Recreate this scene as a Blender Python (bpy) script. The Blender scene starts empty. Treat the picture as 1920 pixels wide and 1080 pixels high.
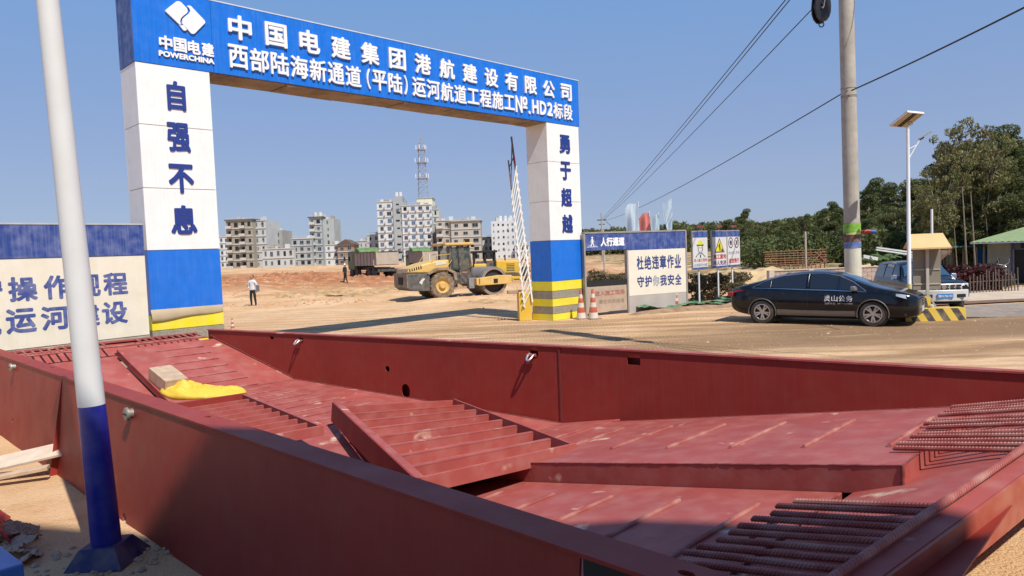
import bpy, bmesh, math, random
from math import sin, cos, pi, radians, atan2, hypot, sqrt
from mathutils import Vector, Matrix, noise
random.seed(7)
S = bpy.context.scene
C = S.collection

# ------------------------------------------------------------------ camera
FPX = 1340.0; CAMH = 2.35
cam = bpy.data.cameras.new('camera'); cam.sensor_width = 36.0; cam.lens = 36.0*FPX/1920
cam.clip_start = 0.05; cam.clip_end = 6000
cam_ob = bpy.data.objects.new('camera', cam); C.objects.link(cam_ob)
CROT = Matrix.Rotation(pi/2-radians(2.95), 3, 'X') @ Matrix.Rotation(radians(-2.2), 3, 'Z')
cam_ob.matrix_world = Matrix.Translation((0, 0, CAMH)) @ CROT.to_4x4()
S.camera = cam_ob

# ------------------------------------------------------------------ sky, sun, exposure
SUN_EL = radians(54); SUN_DIR = Vector((.565*cos(SUN_EL), -.825*cos(SUN_EL), sin(SUN_EL)))
W = bpy.data.worlds.new('World'); S.world = W; W.use_nodes = True
nt = W.node_tree
sky = nt.nodes.new('ShaderNodeTexSky'); sky.sky_type = 'NISHITA'; sky.sun_disc = False
sky.sun_elevation = SUN_EL; sky.sun_rotation = atan2(.565, -.825)
sky.altitude = 0; sky.air_density = .8; sky.dust_density = .3; sky.ozone_density = 5.0
bg = nt.nodes['Background']; bg.inputs['Strength'].default_value = 0.088
# a pale haze layer over the clear-sky model
stc = nt.nodes.new('ShaderNodeTexCoord'); ssp = nt.nodes.new('ShaderNodeSeparateXYZ'); srp = nt.nodes.new('ShaderNodeValToRGB'); smx = nt.nodes.new('ShaderNodeMix'); smx.data_type = 'RGBA'
nt.links.new(stc.outputs['Generated'], ssp.inputs[0]); nt.links.new(ssp.outputs[2], srp.inputs[0]); smx.inputs[0].default_value = .65
el = srp.color_ramp.elements; hz_ = [(0, (.27, .325, .50)), (.1, (.30, .36, .55)), (.34, (.20, .38, .71)), (1, (.10, .22, .52))]
el[0].position = 0; el[1].position = 1
for p_, c_ in hz_[1:3]: el.new(p_)
for e_, (p_, c_) in zip(sorted(el, key=lambda q: q.position), hz_): e_.color = (*c_, 1)
sml = nt.nodes.new('ShaderNodeVectorMath'); sml.operation = 'SCALE'; sml.inputs['Scale'].default_value = 1/.08
nt.links.new(srp.outputs[0], sml.inputs[0]); nt.links.new(sky.outputs[0], smx.inputs[6]); nt.links.new(sml.outputs[0], smx.inputs[7])
nt.links.new(smx.outputs[2], bg.inputs[0])
sl = bpy.data.lights.new('sun', 'SUN'); sl.energy = 5.0; sl.angle = radians(.5); sl.color = (1, .95, .86)
so = bpy.data.objects.new('sun', sl); C.objects.link(so)
so.rotation_mode = 'QUATERNION'; so.rotation_quaternion = SUN_DIR.to_track_quat('Z', 'Y')
S.view_settings.view_transform = 'Standard'; S.view_settings.look = 'None'
S.view_settings.gamma = 1; S.view_settings.use_curve_mapping = False
S.view_settings.exposure = 0.12
S.cycles.max_bounces = 6; S.cycles.transparent_max_bounces = 12

# ------------------------------------------------------------------ helpers
def at(x, y, Y):                      # a place in the world on a sight line, Y metres ahead
    d = CROT @ Vector(((x-960)/FPX, -(y-540)/FPX, -1)); return Vector((0, 0, CAMH)) + d*(Y/d.y)
def h(x, y):                          # ground height
    def ss(a, b, v):
        t = min(1, max(0, (v-a)/(b-a))); return t*t*(3-2*t)
    z = -.28*ss(10.5, 13.5, x)*ss(19, 23, y)*(1-ss(60, 90, y))
    f = ss(29, 36, y)*(1-.6*ss(60, 120, y)); f2 = ss(38, 50, y)*(1-ss(120, 170, y))
    if f2 > 0: z += f2*(.30*noise.noise((x*.09, y*.05, 5.5))+.22*abs(noise.noise((x*.25, y*.12, 2.5)))+.20*noise.noise((x*.8, y*.45, 4.5))+.10*noise.noise((x*1.9, y*1.1, 8.5)))
    if f > 0:
        z += f*(.16*noise.noise((x*.11, y*.16, 1.3))+.10*noise.noise((x*.4, y*.5, 7.1))+.05*noise.noise((x*1.3, y*1.4, 3)))
        z += .55*f*max(0, noise.noise((x*.16+3, y*.2, 9.))-.22)*(1-ss(5, 9, x))
    if y < 28:
        z += .012*noise.noise((x*1.1, y*1.3, 2.))*(1-ss(24, 28, y))
    if y > 28 and 10 < x < 26 and y < 70: z += .35*max(0, noise.noise((x*.25, y*.22, 4.)))*ss(30, 36, y)
    return z

_m = {}
def M(name, col, rough=.6, metal=0., var=.12, vs=2.5, bump=.0, bs=30., dust=None, dustamt=.0, streak=0., spec=.5, col2=None, c2s=6., c2t=.5, c2w=.08, coat=0., alpha=1., trans=0., trl=0.):
    if name in _m: return _m[name]
    m = bpy.data.materials.new(name); m.use_nodes = True; n = m.node_tree; L = n.links
    b = n.nodes['Principled BSDF']; N = n.nodes.new
    b.inputs['Roughness'].default_value = rough; b.inputs['Metallic'].default_value = metal
    b.inputs['Specular IOR Level'].default_value = spec
    if coat: b.inputs['Coat Weight'].default_value = coat; b.inputs['Coat Roughness'].default_value = .06
    if trans: b.inputs['Transmission Weight'].default_value = trans
    tc = N('ShaderNodeTexCoord')
    def nz(scale, detail=5, src=None):
        t = N('ShaderNodeTexNoise'); t.inputs['Scale'].default_value = scale; t.inputs['Detail'].default_value = detail
        L.new(src or tc.outputs['Object'], t.inputs['Vector']); return t.outputs['Fac']
    def ramp(fac, lo, hi, a=0., z=1.):
        r = N('ShaderNodeMapRange'); r.inputs[1].default_value = lo; r.inputs[2].default_value = hi
        r.inputs[3].default_value = a; r.inputs[4].default_value = z; L.new(fac, r.inputs[0]); return r.outputs[0]
    def mix(f, a, c, mode='MIX'):
        x = N('ShaderNodeMix'); x.data_type = 'RGBA'; x.blend_type = mode
        if isinstance(f, float): x.inputs[0].default_value = f
        else: L.new(f, x.inputs[0])
        for k, v in ((6, a), (7, c)):
            if isinstance(v, (tuple, list)): x.inputs[k].default_value = (*v[:3], 1)
            else: L.new(v, x.inputs[k])
        return x.outputs[2]
    c = (col[0], col[1], col[2])
    cur = mix(ramp(nz(vs), .3, .7), tuple(max(0, q*(1-var)) for q in c), tuple(min(1, q*(1+var)) for q in c))
    if col2: cur = mix(ramp(nz(c2s, 8), c2t-c2w, c2t+c2w), cur, col2)
    if streak:
        mp = N('ShaderNodeMapping'); mp.inputs['Scale'].default_value = (9, 9, .35); L.new(tc.outputs['Object'], mp.inputs[0])
        cur = mix(ramp(nz(3., 4, mp.outputs[0]), .45, .75, 0, streak), cur, dust or (.5, .4, .3))
    if dust and dustamt:
        cur = mix(ramp(nz(5, 8), .42, .72, 0, dustamt), cur, dust)
    L.new(cur, b.inputs['Base Color'])
    if not metal: L.new(ramp(nz(vs*3), .2, .8, max(.02, rough-.08), min(1, rough+.08)), b.inputs['Roughness'])
    if bump:
        bp = N('ShaderNodeBump'); bp.inputs['Strength'].default_value = bump; bp.inputs['Distance'].default_value = .02
        L.new(nz(bs, 6), bp.inputs['Height']); L.new(bp.outputs[0], b.inputs['Normal'])
    if alpha < 1: b.inputs['Alpha'].default_value = alpha
    if trl:
        out = n.nodes['Material Output']; tr = N('ShaderNodeBsdfTranslucent'); ms = N('ShaderNodeMixShader'); ms.inputs[0].default_value = trl
        L.new(cur, tr.inputs[0]); L.new(b.outputs[0], ms.inputs[1]); L.new(tr.outputs[0], ms.inputs[2]); L.new(ms.outputs[0], out.inputs[0])
    _m[name] = m; return m

class B:
    def __init__(s): s.v = []; s.f = []; s.m = []
    def add(s, vs, fs, mi=0):
        o = len(s.v); s.v += [tuple(p) for p in vs]; s.f += [tuple(i+o for i in f) for f in fs]; s.m += [mi]*len(fs); return s
    def box(s, a, b, mi=0, mat=None):
        x0, y0, z0 = a; x1, y1, z1 = b
        vs = [(x0,y0,z0),(x1,y0,z0),(x1,y1,z0),(x0,y1,z0),(x0,y0,z1),(x1,y0,z1),(x1,y1,z1),(x0,y1,z1)]
        if mat: vs = [mat @ Vector(p) for p in vs]
        return s.hexa(vs, mi)
    def hexa(s, vs, mi=0):
        return s.add(vs, [(0,3,2,1),(4,5,6,7),(0,1,5,4),(1,2,6,5),(2,3,7,6),(3,0,4,7)], mi)
    def bar(s, p, q, w, d, mi=0, up=(0,0,1)):          # rectangular bar between two points
        p = Vector(p); q = Vector(q); a = (q-p).normalized(); u = Vector(up)
        if abs(a.dot(u)) > .98: u = Vector((1, 0, 0))
        x = a.cross(u).normalized(); y = x.cross(a)
        x = x*w/2; y = y*d/2
        return s.hexa([p-x-y, p+x-y, q+x-y, q-x-y, p-x+y, p+x+y, q+x+y, q-x+y], mi)
    def prism(s, poly, t, mi=0, org=(0,0,0), u=(1,0,0), v=(0,0,1), w=(0,1,0)):   # polygon in the u-v plane, swept along w from t[0] to t[1]
        org = Vector(org); u = Vector(u); v = Vector(v); w = Vector(w); n = len(poly)
        A = [org+u*a+v*b+w*t[0] for a, b in poly]; Z = [org+u*a+v*b+w*t[1] for a, b in poly]
        area = sum(poly[i][0]*poly[(i+1) % n][1]-poly[(i+1) % n][0]*poly[i][1] for i in range(n))
        sgn = area*(u.cross(v)).dot(w)*(t[1]-t[0])
        fs = [tuple(range(n))[::-1], tuple(range(n, 2*n))]+[(i, (i+1) % n, n+(i+1) % n, n+i) for i in range(n)]
        if sgn < 0: fs = [f[::-1] for f in fs]
        return s.add(A+Z, fs, mi)
    def tube(s, pts, r, n=8, mi=0, cap=True):
        pts = [Vector(p) for p in pts]; k = len(pts)
        rs = r if isinstance(r, (list, tuple)) else [r]*k
        vs = []; fs = []; pu = None
        for i, p in enumerate(pts):
            a = (pts[min(i+1, k-1)]-pts[max(i-1, 0)]).normalized()
            u = Vector((0, 0, 1)) if pu is None else pu
            if abs(a.dot(u)) > .95: u = Vector((1, 0, 0)) if abs(a.x) < .9 else Vector((0, 1, 0))
            x = a.cross(u).normalized(); y = x.cross(a).normalized(); pu = y
            for j in range(n):
                t = 2*pi*j/n; vs.append(p+(x*cos(t)+y*sin(t))*rs[i])
        for i in range(k-1):
            for j in range(n):
                fs.append((i*n+j, (i+1)*n+j, (i+1)*n+(j+1) % n, i*n+(j+1) % n))
        if cap: fs += [tuple(range(n)), tuple(range((k-1)*n, k*n))[::-1]]
        return s.add(vs, fs, mi)
    def lathe(s, prof, n=24, mi=0, org=(0,0,0), ax='Z', cap=True):    # profile of (radius, height)
        org = Vector(org); vs = []
        for r, z in prof:
            for j in range(n):
                t = 2*pi*j/n; p = (r*cos(t), r*sin(t), z)
                if ax == 'Y': p = (p[0], p[2], -p[1])
                if ax == 'X': p = (p[2], p[0], p[1])
                vs.append(org+Vector(p))
        k = len(prof); fs = [(i*n+j, i*n+(j+1) % n, (i+1)*n+(j+1) % n, (i+1)*n+j) for i in range(k-1) for j in range(n)]
        if cap: fs += [tuple(range(n))[::-1], tuple(range((k-1)*n, k*n))]
        return s.add(vs, fs, mi)
    def out(s, name, mats, parent=None, smooth=False, bevel=0, loc=None, fix=False, link=True, seg=2):
        me = bpy.data.meshes.new(name); me.from_pydata(s.v, [], s.f)
        mats = mats if isinstance(mats, (list, tuple)) else [mats]
        for m in mats: me.materials.append(m)
        me.polygons.foreach_set('material_index', s.m)
        if fix or bevel:
            bm = bmesh.new(); bm.from_mesh(me); bmesh.ops.recalc_face_normals(bm, faces=bm.faces); bm.to_mesh(me); bm.free()
        me.polygons.foreach_set('use_smooth', [bool(smooth)]*len(me.polygons))
        if smooth and smooth is not True: me.set_sharp_from_angle(angle=radians(smooth))
        me.update()
        o = bpy.data.objects.new(name, me)
        if link: C.objects.link(o)
        if parent: o.parent = parent
        if loc: o.location = loc
        if bevel:
            md = o.modifiers.new('b', 'BEVEL'); md.width = bevel; md.segments = seg; md.limit_method = 'ANGLE'; md.angle_limit = radians(40)
            md.harden_normals = False
        return o

def tag(o, label=None, cat=None, group=None, kind=None):
    if label: o['label'] = label
    if cat: o['category'] = cat
    if group: o['group'] = group
    if kind: o['kind'] = kind
    return o
def thing(name, label, cat, loc=(0,0,0), rz=0, group=None):
    o = bpy.data.objects.new(name, None); C.objects.link(o); o.location = loc; o.rotation_euler = (0, 0, rz); o.empty_display_size = .2
    return tag(o, label, cat, group)
def kids(o): return [c for c in bpy.data.objects if c.parent == o]
def dup(o, loc, rz=None, label=None, scale=None):
    def rec(s, par):
        c = s.copy(); C.objects.link(c)
        if par: c.parent = par
        for k in kids(s): rec(k, c)
        return c
    r = rec(o, None); r.location = loc
    if rz is not None: r.rotation_euler = (0, 0, rz)
    if label: r['label'] = label
    if scale: r.scale = scale
    return r
def bake(o):                           # apply an object's modifiers
    bpy.context.view_layer.update()
    dg = bpy.context.evaluated_depsgraph_get(); me = bpy.data.meshes.new_from_object(o.evaluated_get(dg))
    o.modifiers.clear(); o.data = me; return o
def cut(o, cutters):
    for c in cutters:
        md = o.modifiers.new('c', 'BOOLEAN'); md.operation = 'DIFFERENCE'; md.object = c; md.solver = 'EXACT'
    bake(o)
    for c in cutters: bpy.data.objects.remove(c)
    return o
def text(body, x0, x1, z0, z1, mat, parent, y=-.004, name='lettering', bold=0., ext=.002, shear=0., back=False, mtx=None):
    """print on a sign face: fills x0..x1, z0..z1 of the parent's local x-z plane, facing -y"""
    cu = bpy.data.curves.new('t', 'FONT'); cu.body = body; cu.size = 1; cu.offset = 0; cu.extrude = 0; cu.shear = shear; cu.resolution_u = 3
    o = bpy.data.objects.new('t', cu); C.objects.link(o); bpy.context.view_layer.update()
    dg = bpy.context.evaluated_depsgraph_get(); me = bpy.data.meshes.new_from_object(o.evaluated_get(dg))
    bpy.data.objects.remove(o)
    bm = bmesh.new(); bm.from_mesh(me)
    bmesh.ops.remove_doubles(bm, verts=bm.verts, dist=1e-4)
    xs = [v.co.x for v in bm.verts]; ys = [v.co.y for v in bm.verts]
    if not xs: bm.free(); return None
    ax, bx, ay, by = min(xs), max(xs), min(ys), max(ys)
    sx = (x1-x0)/(bx-ax); sz = (z1-z0)/max(1e-6, by-ay)
    if ext > .003:
        r = bmesh.ops.extrude_face_region(bm, geom=bm.faces[:]); 
        for v in [g_ for g_ in r['geom'] if isinstance(g_, bmesh.types.BMVert)]: v.co.z = ext
    for v in bm.verts:
        x, yy, z = v.co; v.co = (x0+(x-ax)*sx, y-z, z0+(yy-ay)*sz)
    if bold > .008:                 # heavier strokes: shifted copies, each a hair further out
        k = bold*1.15; dx, dz = k*sx, k*sz; cx, cz = (x0+x1)/2, (z0+z1)/2; fx = (x1-x0)/(x1-x0+2*dx); fz = (z1-z0)/(z1-z0+2*dz)
        base = bm.copy(); tmp = bpy.data.meshes.new('t')
        for i_, (a_, c_) in enumerate(((1, 0), (-1, 0), (0, 1), (0, -1), (.72, .72), (-.72, .72), (.72, -.72), (-.72, -.72))):
            b3 = base.copy()
            for v in b3.verts: v.co.x += a_*dx; v.co.z += c_*dz; v.co.y -= .00025*(i_+1)
            b3.to_mesh(tmp); b3.free(); bm.from_mesh(tmp)
        base.free()
        for v in bm.verts: v.co.x = cx+(v.co.x-cx)*fx; v.co.z = cz+(v.co.z-cz)*fz
    bm.to_mesh(me); bm.free(); me.materials.clear(); me.materials.append(mat); me.name = name
    if mtx: me.transform(mtx)
    ob = bpy.data.objects.new(name, me); C.objects.link(ob); ob.parent = parent; return ob

# ------------------------------------------------------------------ shared materials
white = M('white_panel', (.80, .80, .79), .35, var=.03, dust=(.55, .5, .42), dustamt=.16, streak=.16, bump=.5, bs=1.7)
blue = M('gate_blue', (.004, .145, .62), .32, var=.05, dust=(.25, .38, .65), dustamt=.05, streak=.08, bump=.35, bs=1.9)
navy = M('navy_ink', (.012, .035, .22), .5, var=.05)
navyside = M('navy_sheet', (.02, .055, .25), .45, var=.08, dust=(.3, .33, .45), dustamt=.35, streak=.3)
wletter = M('white_letter', (.8, .8, .8), .4, var=.02)
yellow = M('yellow_band', (.78, .66, .02), .5, var=.08, dust=(.6, .5, .3), dustamt=.3)
greyband = M('grey_band', (.26, .235, .19), .7, var=.25, vs=20, dust=(.42, .33, .2), dustamt=.5, bump=.3)
steel = M('grey_steel', (.35, .35, .36), .45, metal=.6)
galv = M('white_paint_metal', (.72, .73, .74), .35, var=.04, dust=(.5, .42, .32), dustamt=.1)
black = M('black_rubber', (.02, .02, .02), .7, var=.2, dust=(.25, .17, .1), dustamt=.35)
dark = M('dark_void', (.012, .012, .013), .8)
glass = M('dark_glass', (.012, .016, .02), .06, var=.05, spec=.8)
# ------------------------------------------------------------------ ground
def ground_mat():
    m = bpy.data.materials.new('dirt'); m.use_nodes = True; n = m.node_tree; L = n.links; N = n.nodes.new
    b = n.nodes['Principled BSDF']; b.inputs['Roughness'].default_value = .9; b.inputs['Specular IOR Level'].default_value = .15
    g = N('ShaderNodeNewGeometry'); P = g.outputs['Position']
    def nz(scale, detail=6, sc=(1,1,1), rot=0, rough=.55):
        mp = N('ShaderNodeMapping'); mp.inputs['Scale'].default_value = sc; mp.inputs['Rotation'].default_value = (0, 0, rot); L.new(P, mp.inputs[0])
        t = N('ShaderNodeTexNoise'); t.inputs['Scale'].default_value = scale; t.inputs['Detail'].default_value = detail; t.inputs['Roughness'].default_value = rough
        L.new(mp.outputs[0], t.inputs['Vector']); return t.outputs['Fac']
    def mr(f, lo, hi, a=0., z=1.):
        r = N('ShaderNodeMapRange'); r.inputs[1].default_value = lo; r.inputs[2].default_value = hi; r.inputs[3].default_value = a; r.inputs[4].default_value = z
        L.new(f, r.inputs[0]); return r.outputs[0]
    def mul(a, c):
        x = N('ShaderNodeMath'); x.operation = 'MULTIPLY'; L.new(a, x.inputs[0]); L.new(c, x.inputs[1]); return x.outputs[0]
    def mix(f, a, c):
        x = N('ShaderNodeMix'); x.data_type = 'RGBA'; L.new(f, x.inputs[0])
        for k, v in ((6, a), (7, c)):
            if isinstance(v, tuple): x.inputs[k].default_value = (*v, 1)
            else: L.new(v, x.inputs[k])
        return x.outputs[2]
    sep = N('ShaderNodeSeparateXYZ'); L.new(P, sep.inputs[0]); X, Y = sep.outputs[0], sep.outputs[1]
    # pale sand with ochre patches
    cur = mix(mr(nz(.35), .38, .62), (.60, .37, .195), (.70, .47, .28))
    cur = mix(mr(nz(2.2, 8), .50, .70, 0, .5), cur, (.50, .26, .115))
    # reddish freshly turned band in the far field
    fm = mul(mul(mr(Y, 46, 62), mr(Y, 150, 120)), mr(nz(.045, 5, (1.2, .9, 1)), .36, .46))
    fm = mul(fm, mr(X, 16, 3))
    red = mix(mr(nz(1.2, 8), .4, .65), (.46, .19, .085), (.33, .125, .055))
    cur = mix(mul(fm, mr(nz(.35, 7, (.8, .8, 1)), .30, .48)), cur, red)
    # olive-brown rough strips
    fo = mul(mr(Y, 36, 44), mr(nz(.20, 8, (.8, .9, 1)), .48, .58, 0, .8))
    cur = mix(fo, cur, (.40, .235, .11))
    # damp tracked mud across the gateway
    tr = mul(mul(mr(Y, 9, 12), mr(Y, 27, 21)), mr(nz(1.0, 7, (.16, .9, 1), -.12), .44, .60, 0, .9))
    cur = mix(tr, cur, (.31, .185, .095))
    t2 = mul(mul(mr(X, 2, 7), mr(Y, 21.5, 19)), mul(mr(Y, 14.5, 16.5), mr(nz(.8, 6, (.25, 1.1, 1), -.4), .30, .44, 0, .95)))
    cur = mix(t2, cur, (.25, .155, .085))
    # tyre marks
    w = N('ShaderNodeTexWave'); w.wave_type = 'BANDS'; w.bands_direction = 'Y'; w.inputs['Scale'].default_value = .28; w.inputs['Distortion'].default_value = 6; w.inputs['Detail'].default_value = 4; w.inputs['Detail Scale'].default_value = .35
    mp = N('ShaderNodeMapping'); mp.inputs['Rotation'].default_value = (0, 0, .15); mp.inputs['Scale'].default_value = (.35, 1, 1); L.new(P, mp.inputs[0]); L.new(mp.outputs[0], w.inputs[0])
    trd = N('ShaderNodeTexWave'); trd.wave_type = 'BANDS'; trd.bands_direction = 'X'; trd.inputs['Scale'].default_value = 3.2; trd.inputs['Distortion'].default_value = 1.5; L.new(P, trd.inputs[0])
    tm = mul(mul(mr(Y, 11, 13), mr(Y, 40, 26)), mr(w.outputs['Fac'], .72, .95, 0, .45))
    cur = mix(tm, cur, (.32, .19, .10))
    # pebbles and clods
    cur = mix(mr(nz(22, 6), .62, .72, 0, .35), cur, (.70, .56, .40))
    cur = mix(mr(nz(9, 8), .60, .74, 0, .45), cur, (.34, .20, .11))
    # greener, browner ground under the trees
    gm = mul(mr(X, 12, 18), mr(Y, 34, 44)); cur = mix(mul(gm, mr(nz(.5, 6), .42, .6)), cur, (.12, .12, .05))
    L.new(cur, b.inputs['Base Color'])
    bp = N('ShaderNodeBump'); bp.inputs['Strength'].default_value = .8; bp.inputs['Distance'].default_value = .045
    s = N('ShaderNodeMath'); L.new(nz(3.5, 7), s.inputs[0]); L.new(nz(38, 6), s.inputs[1]); s3 = N('ShaderNodeMath'); L.new(s.outputs[0], s3.inputs[0]); L.new(mul(tm, trd.outputs['Fac']), s3.inputs[1]); L.new(s3.outputs[0], bp.inputs['Height']); L.new(bp.outputs[0], b.inputs['Normal'])
    return m
DIRT = ground_mat()
def axis(a, b, near, d, k):                    # graded spacing: fine in the middle
    v = [near]; x = near; s = d
    while x < b: x += s; s *= k; v.append(x)
    x = near; s = d; lo = []
    while x > a: x -= s; s *= k; lo.append(x)
    return lo[::-1]+v
gx = [i*.28 for i in range(-100, 101)]; s = .3; x = gx[-1]
while x < 2600: s *= 1.12; x += s; gx.append(x); gx.insert(0, -x)
gy = [-400, -120, -40, -15, -6]; y = -2.; s = .16
while y < 3600:
    gy.append(y); y += s
    if y > 28: s *= 1.018
gb = B(); nx = len(gx)
vs = [(x, y, h(x, y)) for y in gy for x in gx]
gb.add(vs, [(j*nx+i, j*nx+i+1, (j+1)*nx+i+1, (j+1)*nx+i) for j in range(len(gy)-1) for i in range(nx-1)])
tag(gb.out('ground', DIRT, smooth=True), kind='structure')
# clods of turned earth scattered through the field
def clod_mesh():
    b = B(); rnd = random.Random(3)
    for i in range(3600):
        t = rnd.random(); Y = 37+62*t**1.2; X = rnd.uniform(-.42, .06)*Y*1.05
        k = noise.noise((X*.11, Y*.2, 5.))
        if k < .1 and rnd.random() < .93: continue
        r = rnd.uniform(.04, .15)*(Y/50)*(1.6 if rnd.random() < .08 else 1); z = h(X, Y)
        p = [Vector((X+r*rnd.uniform(.7, 1.4)*cos(a), Y+r*rnd.uniform(.7, 1.4)*sin(a), z-.02)) for a in (0, 1.25, 2.5, 3.8, 5.)]
        q = Vector((X+rnd.uniform(-.3, .3)*r, Y, z+r*rnd.uniform(.5, .9))); b.add(p+[q], [(j, (j+1) % 5, 5) for j in range(5)])
    return b
tag(clod_mesh().out('earth_clods', M('clod', (.42, .225, .115), .95, var=.3, vs=1.2)), label='clods of turned reddish earth scattered over the field', cat='clods', kind='stuff')
def pebbles():
    b = B(); rnd = random.Random(14)
    for i in range(4200):
        Y = 3.5+27*rnd.random()**.8; X = rnd.uniform(-.75, .78)*Y
        if noise.noise((X*.5, Y*.5, 2.)) < -.05 and rnd.random() < .85: continue
        if (X+8.5)*.72+(Y-11)*.70 > 0 and Y < 13.2-(X+5.7)*.66-.1: continue
        r = rnd.uniform(.006, .018)*(1+Y*.03)*(2.0 if rnd.random() < .04 else 1); z = h(X, Y)
        p = [Vector((X+r*rnd.uniform(.7, 1.4)*cos(a), Y+r*rnd.uniform(.7, 1.4)*sin(a), z-.004)) for a in (0, 1.6, 3.1, 4.6)]
        b.add(p+[Vector((X, Y, z+r*rnd.uniform(.6, 1.)))], [(j, (j+1) % 4, 4) for j in range(4)])
    return b
tag(pebbles().out('pebbles', M('pebble', (.44, .31, .20), .9, var=.4, vs=3)), label='small stones strewn over the dirt road', cat='stones', kind='stuff')
# asphalt road at the right
ASPH = M('asphalt', (.23, .20, .175), .85, var=.2, vs=.8, bump=.4, bs=60, dust=(.45, .31, .19), dustamt=.6)
def strip(name, x0, x1, f0, f1, mat, dz=.006, nx=40, ny=8):
    b = B(); vs = []
    for i in range(nx+1):
        x = x0+(x1-x0)*i/nx
        for j in range(ny+1):
            t = j/ny; y = f0(x)*(1-t)+f1(x)*t; vs.append((x, y, h(x, y)+dz))
    b.add(vs, [(i*(ny+1)+j, (i+1)*(ny+1)+j, (i+1)*(ny+1)+j+1, i*(ny+1)+j+1) for i in range(nx) for j in range(ny)])
    return tag(b.out(name, mat, smooth=True), kind='structure')
strip('road', 12.4, 90, lambda x: 21.0+(x-12)*-.02+.5*noise.noise((x*.7, 0, 0)), lambda x: 25.6+(x-12)*.1+.3*noise.noise((x*.8, 3, 0)), ASPH)
strip('yard', 15.2, 60, lambda x: 26.9+(x-12)*.1+.3*noise.noise((x*.7, 0, 0)), lambda x: 36.5, M('yard_concrete', (.52, .42, .32), .9, var=.12, vs=1, dust=(.4, .26, .15), dustamt=.5))
strip('road_verge', 14.6, 70, lambda x: 25.8+(x-12)*.1+.1*noise.noise((x*.9, 1, 0)), lambda x: 26.8+(x-12)*.1+.2*noise.noise((x*.9, 2, 0)), M('verge', (.17, .095, .055), .95, var=.3, vs=4, bump=.6, bs=20), dz=.05)

# ------------------------------------------------------------------ entrance gate
GRZ = atan2(.705, .709)
gate = thing('entrance_gate', 'tall white and blue entrance gateway with raised company lettering on its beam', 'gateway', (1.28, 23.46, 0), GRZ)
def gcol(s0, s1, label, bands):
    d = .93; g = .012
    col = tag(B().box((s0+.03, .03, 0), (s1-.03, d-.03, 6.5)).out('column', M('core', (.3, .3, .3)), gate), label)
    for z0, z1, mt, nm in bands:
        for a, b in (((s0, 0, z0+g/2), (s1, .024, z1-g/2)), ((s0, d-.024, z0+g/2), (s1, d, z1-g/2)), ((s0, .026, z0+g/2), (s0+.024, d-.026, z1-g/2)), ((s1-.024, .026, z0+g/2), (s1, d-.026, z1-g/2))):
            B().box(a, b).out(nm, mt, col, bevel=.003)
    return col
wp = [(5.24, 6.5), (3.94, 5.24), (2.65, 3.94)]
L0 = [(a, b, white, 'panel') for a, b in wp]+[(1.30, 2.65, blue, 'panel'), (.98, 1.30, yellow, 'band'), (.72, .98, greyband, 'band'), (.46, .72, yellow, 'band'), (.22, .46, greyband, 'band'), (0, .22, yellow, 'band')]
colL = gcol(-12.35, -10.85, 'left white column with four dark blue characters', L0)
colR = gcol(.06, 1.68, 'right white column with four dark blue characters', [(a, b, m, n) for a, b, m, n in L0])
# peeling sheet at the foot of the left column's blue panel
b = B(); N_ = 14
for i in range(N_+1):
    t = i/N_; x = -12.36+1.5*t; drop = .10*(1-t)+.012*sin(t*9); b.v += [(x, -.012, 1.42), (x, -.03-.05*(1-t), 1.30-drop*.6), (x, -.012-.02*(1-t), 1.27-drop)]
b.add([], [])
for i in range(N_): b.f += [(3*i, 3*i+1, 3*i+4, 3*i+3), (3*i+1, 3*i+2, 3*i+5, 3*i+4)]; b.m += [0, 0]
b.out('peeling_sheet', M('backing', (.5, .40, .26), .8, var=.1), colL, smooth=True)
# beam
beam = B().box((-12.33, .02, 6.52), (1.70, .93-.02, 8.02)).out('beam', [M('core', (.3, .3, .3))], gate)
edges = [-12.36, -10.75, -9.0, -7.3, -5.6, -3.9, -2.2, -.5, 1.73]
for a, c in zip(edges[:-1], edges[1:]):
    for y0, y1 in ((-.012, .018), (.912, .942)):
        B().box((a+.003, y0, 6.5), (c-.003, y1, 8.05)).out('panel', blue, beam, bevel=.003)
for x0, x1 in ((-12.36, -12.335), (1.705, 1.73)): B().box((x0, .02, 6.5), (x1, .91, 8.05)).out('end_panel', navyside, beam)
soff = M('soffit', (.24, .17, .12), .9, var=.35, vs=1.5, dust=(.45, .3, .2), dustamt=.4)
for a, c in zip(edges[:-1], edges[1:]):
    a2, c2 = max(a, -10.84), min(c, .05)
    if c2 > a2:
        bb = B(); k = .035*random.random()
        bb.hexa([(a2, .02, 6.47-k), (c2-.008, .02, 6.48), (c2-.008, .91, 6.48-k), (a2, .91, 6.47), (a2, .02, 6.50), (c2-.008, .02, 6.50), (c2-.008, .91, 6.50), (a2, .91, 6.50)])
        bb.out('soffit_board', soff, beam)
B().box((-12.38, -.02, 8.05), (1.75, .95, 8.075)).out('capping', M('cap', (.55, .6, .66), .4), beam)
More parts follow.
